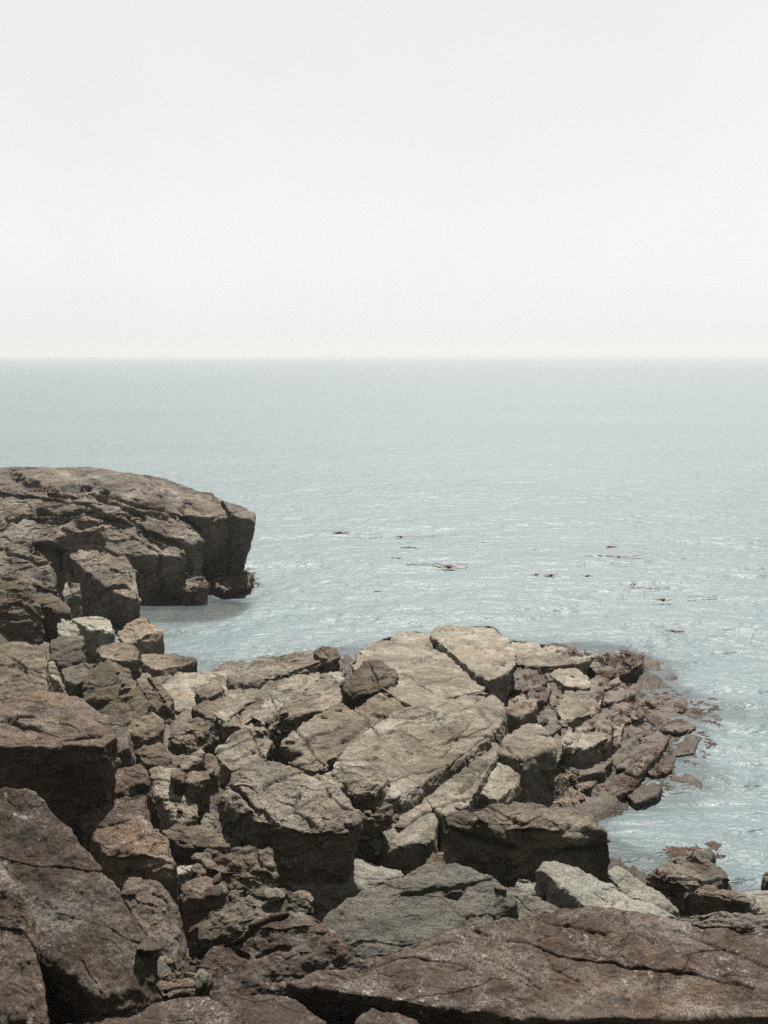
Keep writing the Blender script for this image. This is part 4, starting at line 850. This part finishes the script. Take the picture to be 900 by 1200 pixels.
tufts([([(692,772),(724,762),(754,766),(752,780),(735,792),(704,794)], 170), ([(745,815),(785,808),(840,826),(838,842),(790,858),(752,842)], 60), ([(690,800),(850,820),(845,870),(780,930),(690,945),(720,890)], 130), ([(715,832),(760,820),(770,850),(720,856)], 40), ([(660,850),(716,838),(720,886),(664,888)], 28),
       ([(780,996),(838,988),(842,1006),(790,1010)], 45), ([(757,1026),(768,1018),(800,1042),(790,1052),(762,1044)], 40), ([(240,686),(300,662),(304,690),(262,700)], 200), ([(230,676),(262,640),(268,690),(236,692)], 60),
       ([(590,784),(650,786),(650,830),(592,838)], 36), ([(700,800),(745,798),(745,826),(702,826)], 36), ([(690,900),(790,880),(790,910),(700,936)], 36), ([(520,962),(420,1000),(440,990),(520,950)], 14), ([(645,752),(700,762),(690,772),(640,762)], 40), ([(185,690),(232,690),(230,706),(185,716)], 40)],
      MW['red'], 'seaweed', 'wet reddish brown seaweed clinging to the rocks along the waterline', .055, 9)
tufts([([(640,890),(664,880),(690,910),(672,950),(640,950),(630,930)], 80)], MW['straw'], 'beach_wrack', 'bleached straw-coloured weed heaped in the gully by the ledge', .07, 6)

# ------------------------------------------------------------------ kelp floating on the sea
def kelp(u, v, size, kind):
    p = at_z(u, v, .0); size *= .55
    V, Q = [], []
    tail = np.array([-size * 1.2, 0, .025])
    n = {'clump': 11, 'strand': 6}[kind]
    for k in range(n):
        a = rs.normal(.05, .28) + (math.pi if rs.rand() < .5 else 0); l = size * rs.uniform(.35, 1.0); w = size * rs.uniform(.04, .085)
        d = np.array([math.cos(a), math.sin(a) * .6, 0]); s = np.array([-d[1], d[0], 0]) ; s /= np.linalg.norm(s)
        q = np.array([rs.normal(0, size * (.3 if kind == 'clump' else .7)), rs.normal(0, size * .10), .025])
        if kind == 'strand': a = rs.normal(.05, .15); d = np.array([math.cos(a), math.sin(a) * .6, 0]); s = np.array([-d[1], d[0], 0]) / np.hypot(d[0], d[1]); q = tail.copy(); tail = q + d * l * .93
        i0 = len(V)
        m = 6
        for j in range(m + 1):
            f = j / m; ww = w * (math.sin(math.pi * min(1, f * .9 + .1)) + .12)
            c = q + d * l * f + s * size * .10 * math.sin(3 * f + k) + np.array([0, 0, size * .05 * math.sin(math.pi * f) * (1 + .6 * (k % 3))])
            V += [c - s * ww, c + s * ww]
        for j in range(m): Q.append((i0 + 2 * j, i0 + 2 * j + 1, i0 + 2 * j + 3, i0 + 2 * j + 2))
    V = np.array(V); V2 = V - np.array([0, 0, .012]); Q = np.array(Q); Q2 = Q[:, ::-1] + len(V)
    # a gas bladder holds each plant up
    dirs, qs = cube_sphere(6)
    b = dirs * np.array([1.3, 1, .9]) * size * (.19 if kind == 'clump' else .05) + (np.array([0, 0, .025]) if kind == 'clump' else V[0])
    o = mesh_obj('kelp', np.vstack([V, V2, b]), np.vstack([Q, Q2, qs + 2 * len(V)]), MW['kelp'], origin=np.zeros(3))
    o.location = p
    return o
KEL = [(388,623,.42,'strand','a thin strand leftmost of all the kelp'), (398,625,.5,'clump','the dark clump nearest the headland tip'), (428,627,.5,'strand','the faint streak right of the leftmost clump'),
       (470,630,.4,'clump','the small left one of a close pair above the long streak'), (485,630,.5,'strand','the flat right one of a close pair above the long streak'), (479,643,.5,'clump','the lone patch under the close pair'),
       (467,656,.45,'clump','the patch just left above the long streak'), (498,663,.75,'strand','the long thin streak above the ledge'), (526,665,.6,'clump','the clump at the right end of the long streak'),
       (443,694,.22,'clump','a tiny speck closest to the ledge left of middle'), (568,637,.25,'clump','a speck alone in open water beyond the long streak'), (627,645,.3,'clump','a pale fleck above the row of three dark heads'),
       (628,674,.3,'clump','the left of three dark round heads in a row'), (646,675,.36,'clump','the middle of three dark round heads in a row'), (672,686,.34,'clump','the lowest of the dark round heads in a row'),
       (688,676,.36,'clump','the upper of two heads right of the row'), (692,683,.32,'clump','the lower of two heads right of the row'), (712,687,.34,'clump','the dark knot with a thin tail pointing right'),
       (724,687,.5,'strand','the thin tail beside the dark knot'), (748,690,.5,'strand','the flat smear right of the dark knot'), (714,642,.5,'clump','the reddish farthest clump on the right'),
       (704,653,.75,'strand','the long brown streak below the reddish far clump'), (722,662,.3,'strand','the wispy bit under the long brown streak'), (777,704,.42,'clump','the dark blob far out on the right'),
       (816,701,.32,'strand','the farthest right wisp'), (787,741,.4,'clump','the lone dark bit nearest the ledge tip')]
for u, v, s, kd, lab in KEL:
    tag(kelp(u, v, s, kd), 'floating brown kelp, ' + lab, 'kelp', 'kelp drifting off the ledge')

# ------------------------------------------------------------------ sea mist: an even body of air over the whole place
bm = bmesh.new(); bmesh.ops.create_cube(bm, size=1.0)
me = bpy.data.meshes.new('haze'); bm.to_mesh(me); bm.free()
hz = bpy.data.objects.new('haze', me); C.objects.link(hz)
hz.scale = (7600, 7600, 32.0); hz.location = (0, 0, 32.0 / 2 - 6.4)
hm = bpy.data.materials.new('sea_mist'); hm.use_nodes = True; t = hm.node_tree
t.nodes.remove(t.nodes['Principled BSDF'])
pv = nd(t, 'ShaderNodeVolumePrincipled'); pv.inputs['Color'].default_value = (.47, .475, .478, 1); pv.inputs['Density'].default_value = HAZE if 'HAZE' in globals() else .0008
pv.inputs['Anisotropy'].default_value = .2
t.links.new(pv.outputs[0], t.nodes['Material Output'].inputs['Volume']); me.materials.append(hm)
hz['label'] = 'pale sea mist thickening towards the horizon'; hz['kind'] = 'stuff'

# ------------------------------------------------------------------ light, sky, camera
EL, AZ = math.radians(67), math.radians(14)         # high sun beyond the water, a little to the right
sd = Vector((math.sin(AZ) * math.cos(EL), math.cos(AZ) * math.cos(EL), math.sin(EL)))
sl = bpy.data.lights.new('sun', 'SUN'); sl.energy = 5.0; sl.angle = math.radians(.53); sl.color = (1, .955, .89)
so = bpy.data.objects.new('sun', sl); C.objects.link(so); so.location = (0, 0, 60); so.rotation_euler = sd.to_track_quat('Z', 'Y').to_euler()
w = bpy.data.worlds.new('World'); SC.world = w; w.use_nodes = True; t = w.node_tree
sk = nd(t, 'ShaderNodeTexSky', sky_type='NISHITA'); sk.sun_disc = False; sk.sun_elevation = EL; sk.sun_rotation = AZ
sk.air_density = .8; sk.dust_density = .9; sk.ozone_density = 1.0; sk.altitude = 0
bg = t.nodes['Background']; bg.inputs['Strength'].default_value = .05
hs = nd(t, 'ShaderNodeHueSaturation'); hs.inputs['Saturation'].default_value = .04; hs.inputs['Value'].default_value = .88
t.links.new(sk.outputs[0], hs.inputs['Color']); # a thin bright veil of high cloud evens the sky out
wc = nd(t, 'ShaderNodeTexCoord'); vn = noise(t, wc.outputs['Generated'], 2.2, 5, .55, .4)
vr = ramp(t, [(.3, (5.95, 6.12, 6.25)), (.7, (6.75, 6.72, 6.66))]); t.links.new(vn, vr.inputs[0])
t.links.new(mixc(t, 'MIX', .6, hs.outputs[0], vr.outputs[0]), bg.inputs['Color'])

cam = bpy.data.cameras.new('camera'); co = bpy.data.objects.new('camera', cam); C.objects.link(co)
cam.sensor_fit = 'VERTICAL'; cam.sensor_height = 36; cam.sensor_width = 27; cam.lens = 35; cam.clip_start = .1; cam.clip_end = 20000
co.location = (0, 0, H); co.rotation_euler = (math.pi / 2 - PITCH, 0, 0)
SC.camera = co
SC.view_settings.view_transform = 'Standard'; SC.view_settings.look = 'None'; SC.view_settings.exposure = 1.55; SC.view_settings.gamma = 1; SC.view_settings.use_curve_mapping = False
cy = SC.cycles
cy.use_denoising = False; cy.max_bounces = 6; cy.diffuse_bounces = 1; cy.glossy_bounces = 3; cy.transparent_max_bounces = 8; cy.volume_bounces = 1
cy.sample_clamp_indirect = 6; cy.caustics_reflective = False; cy.caustics_refractive = False
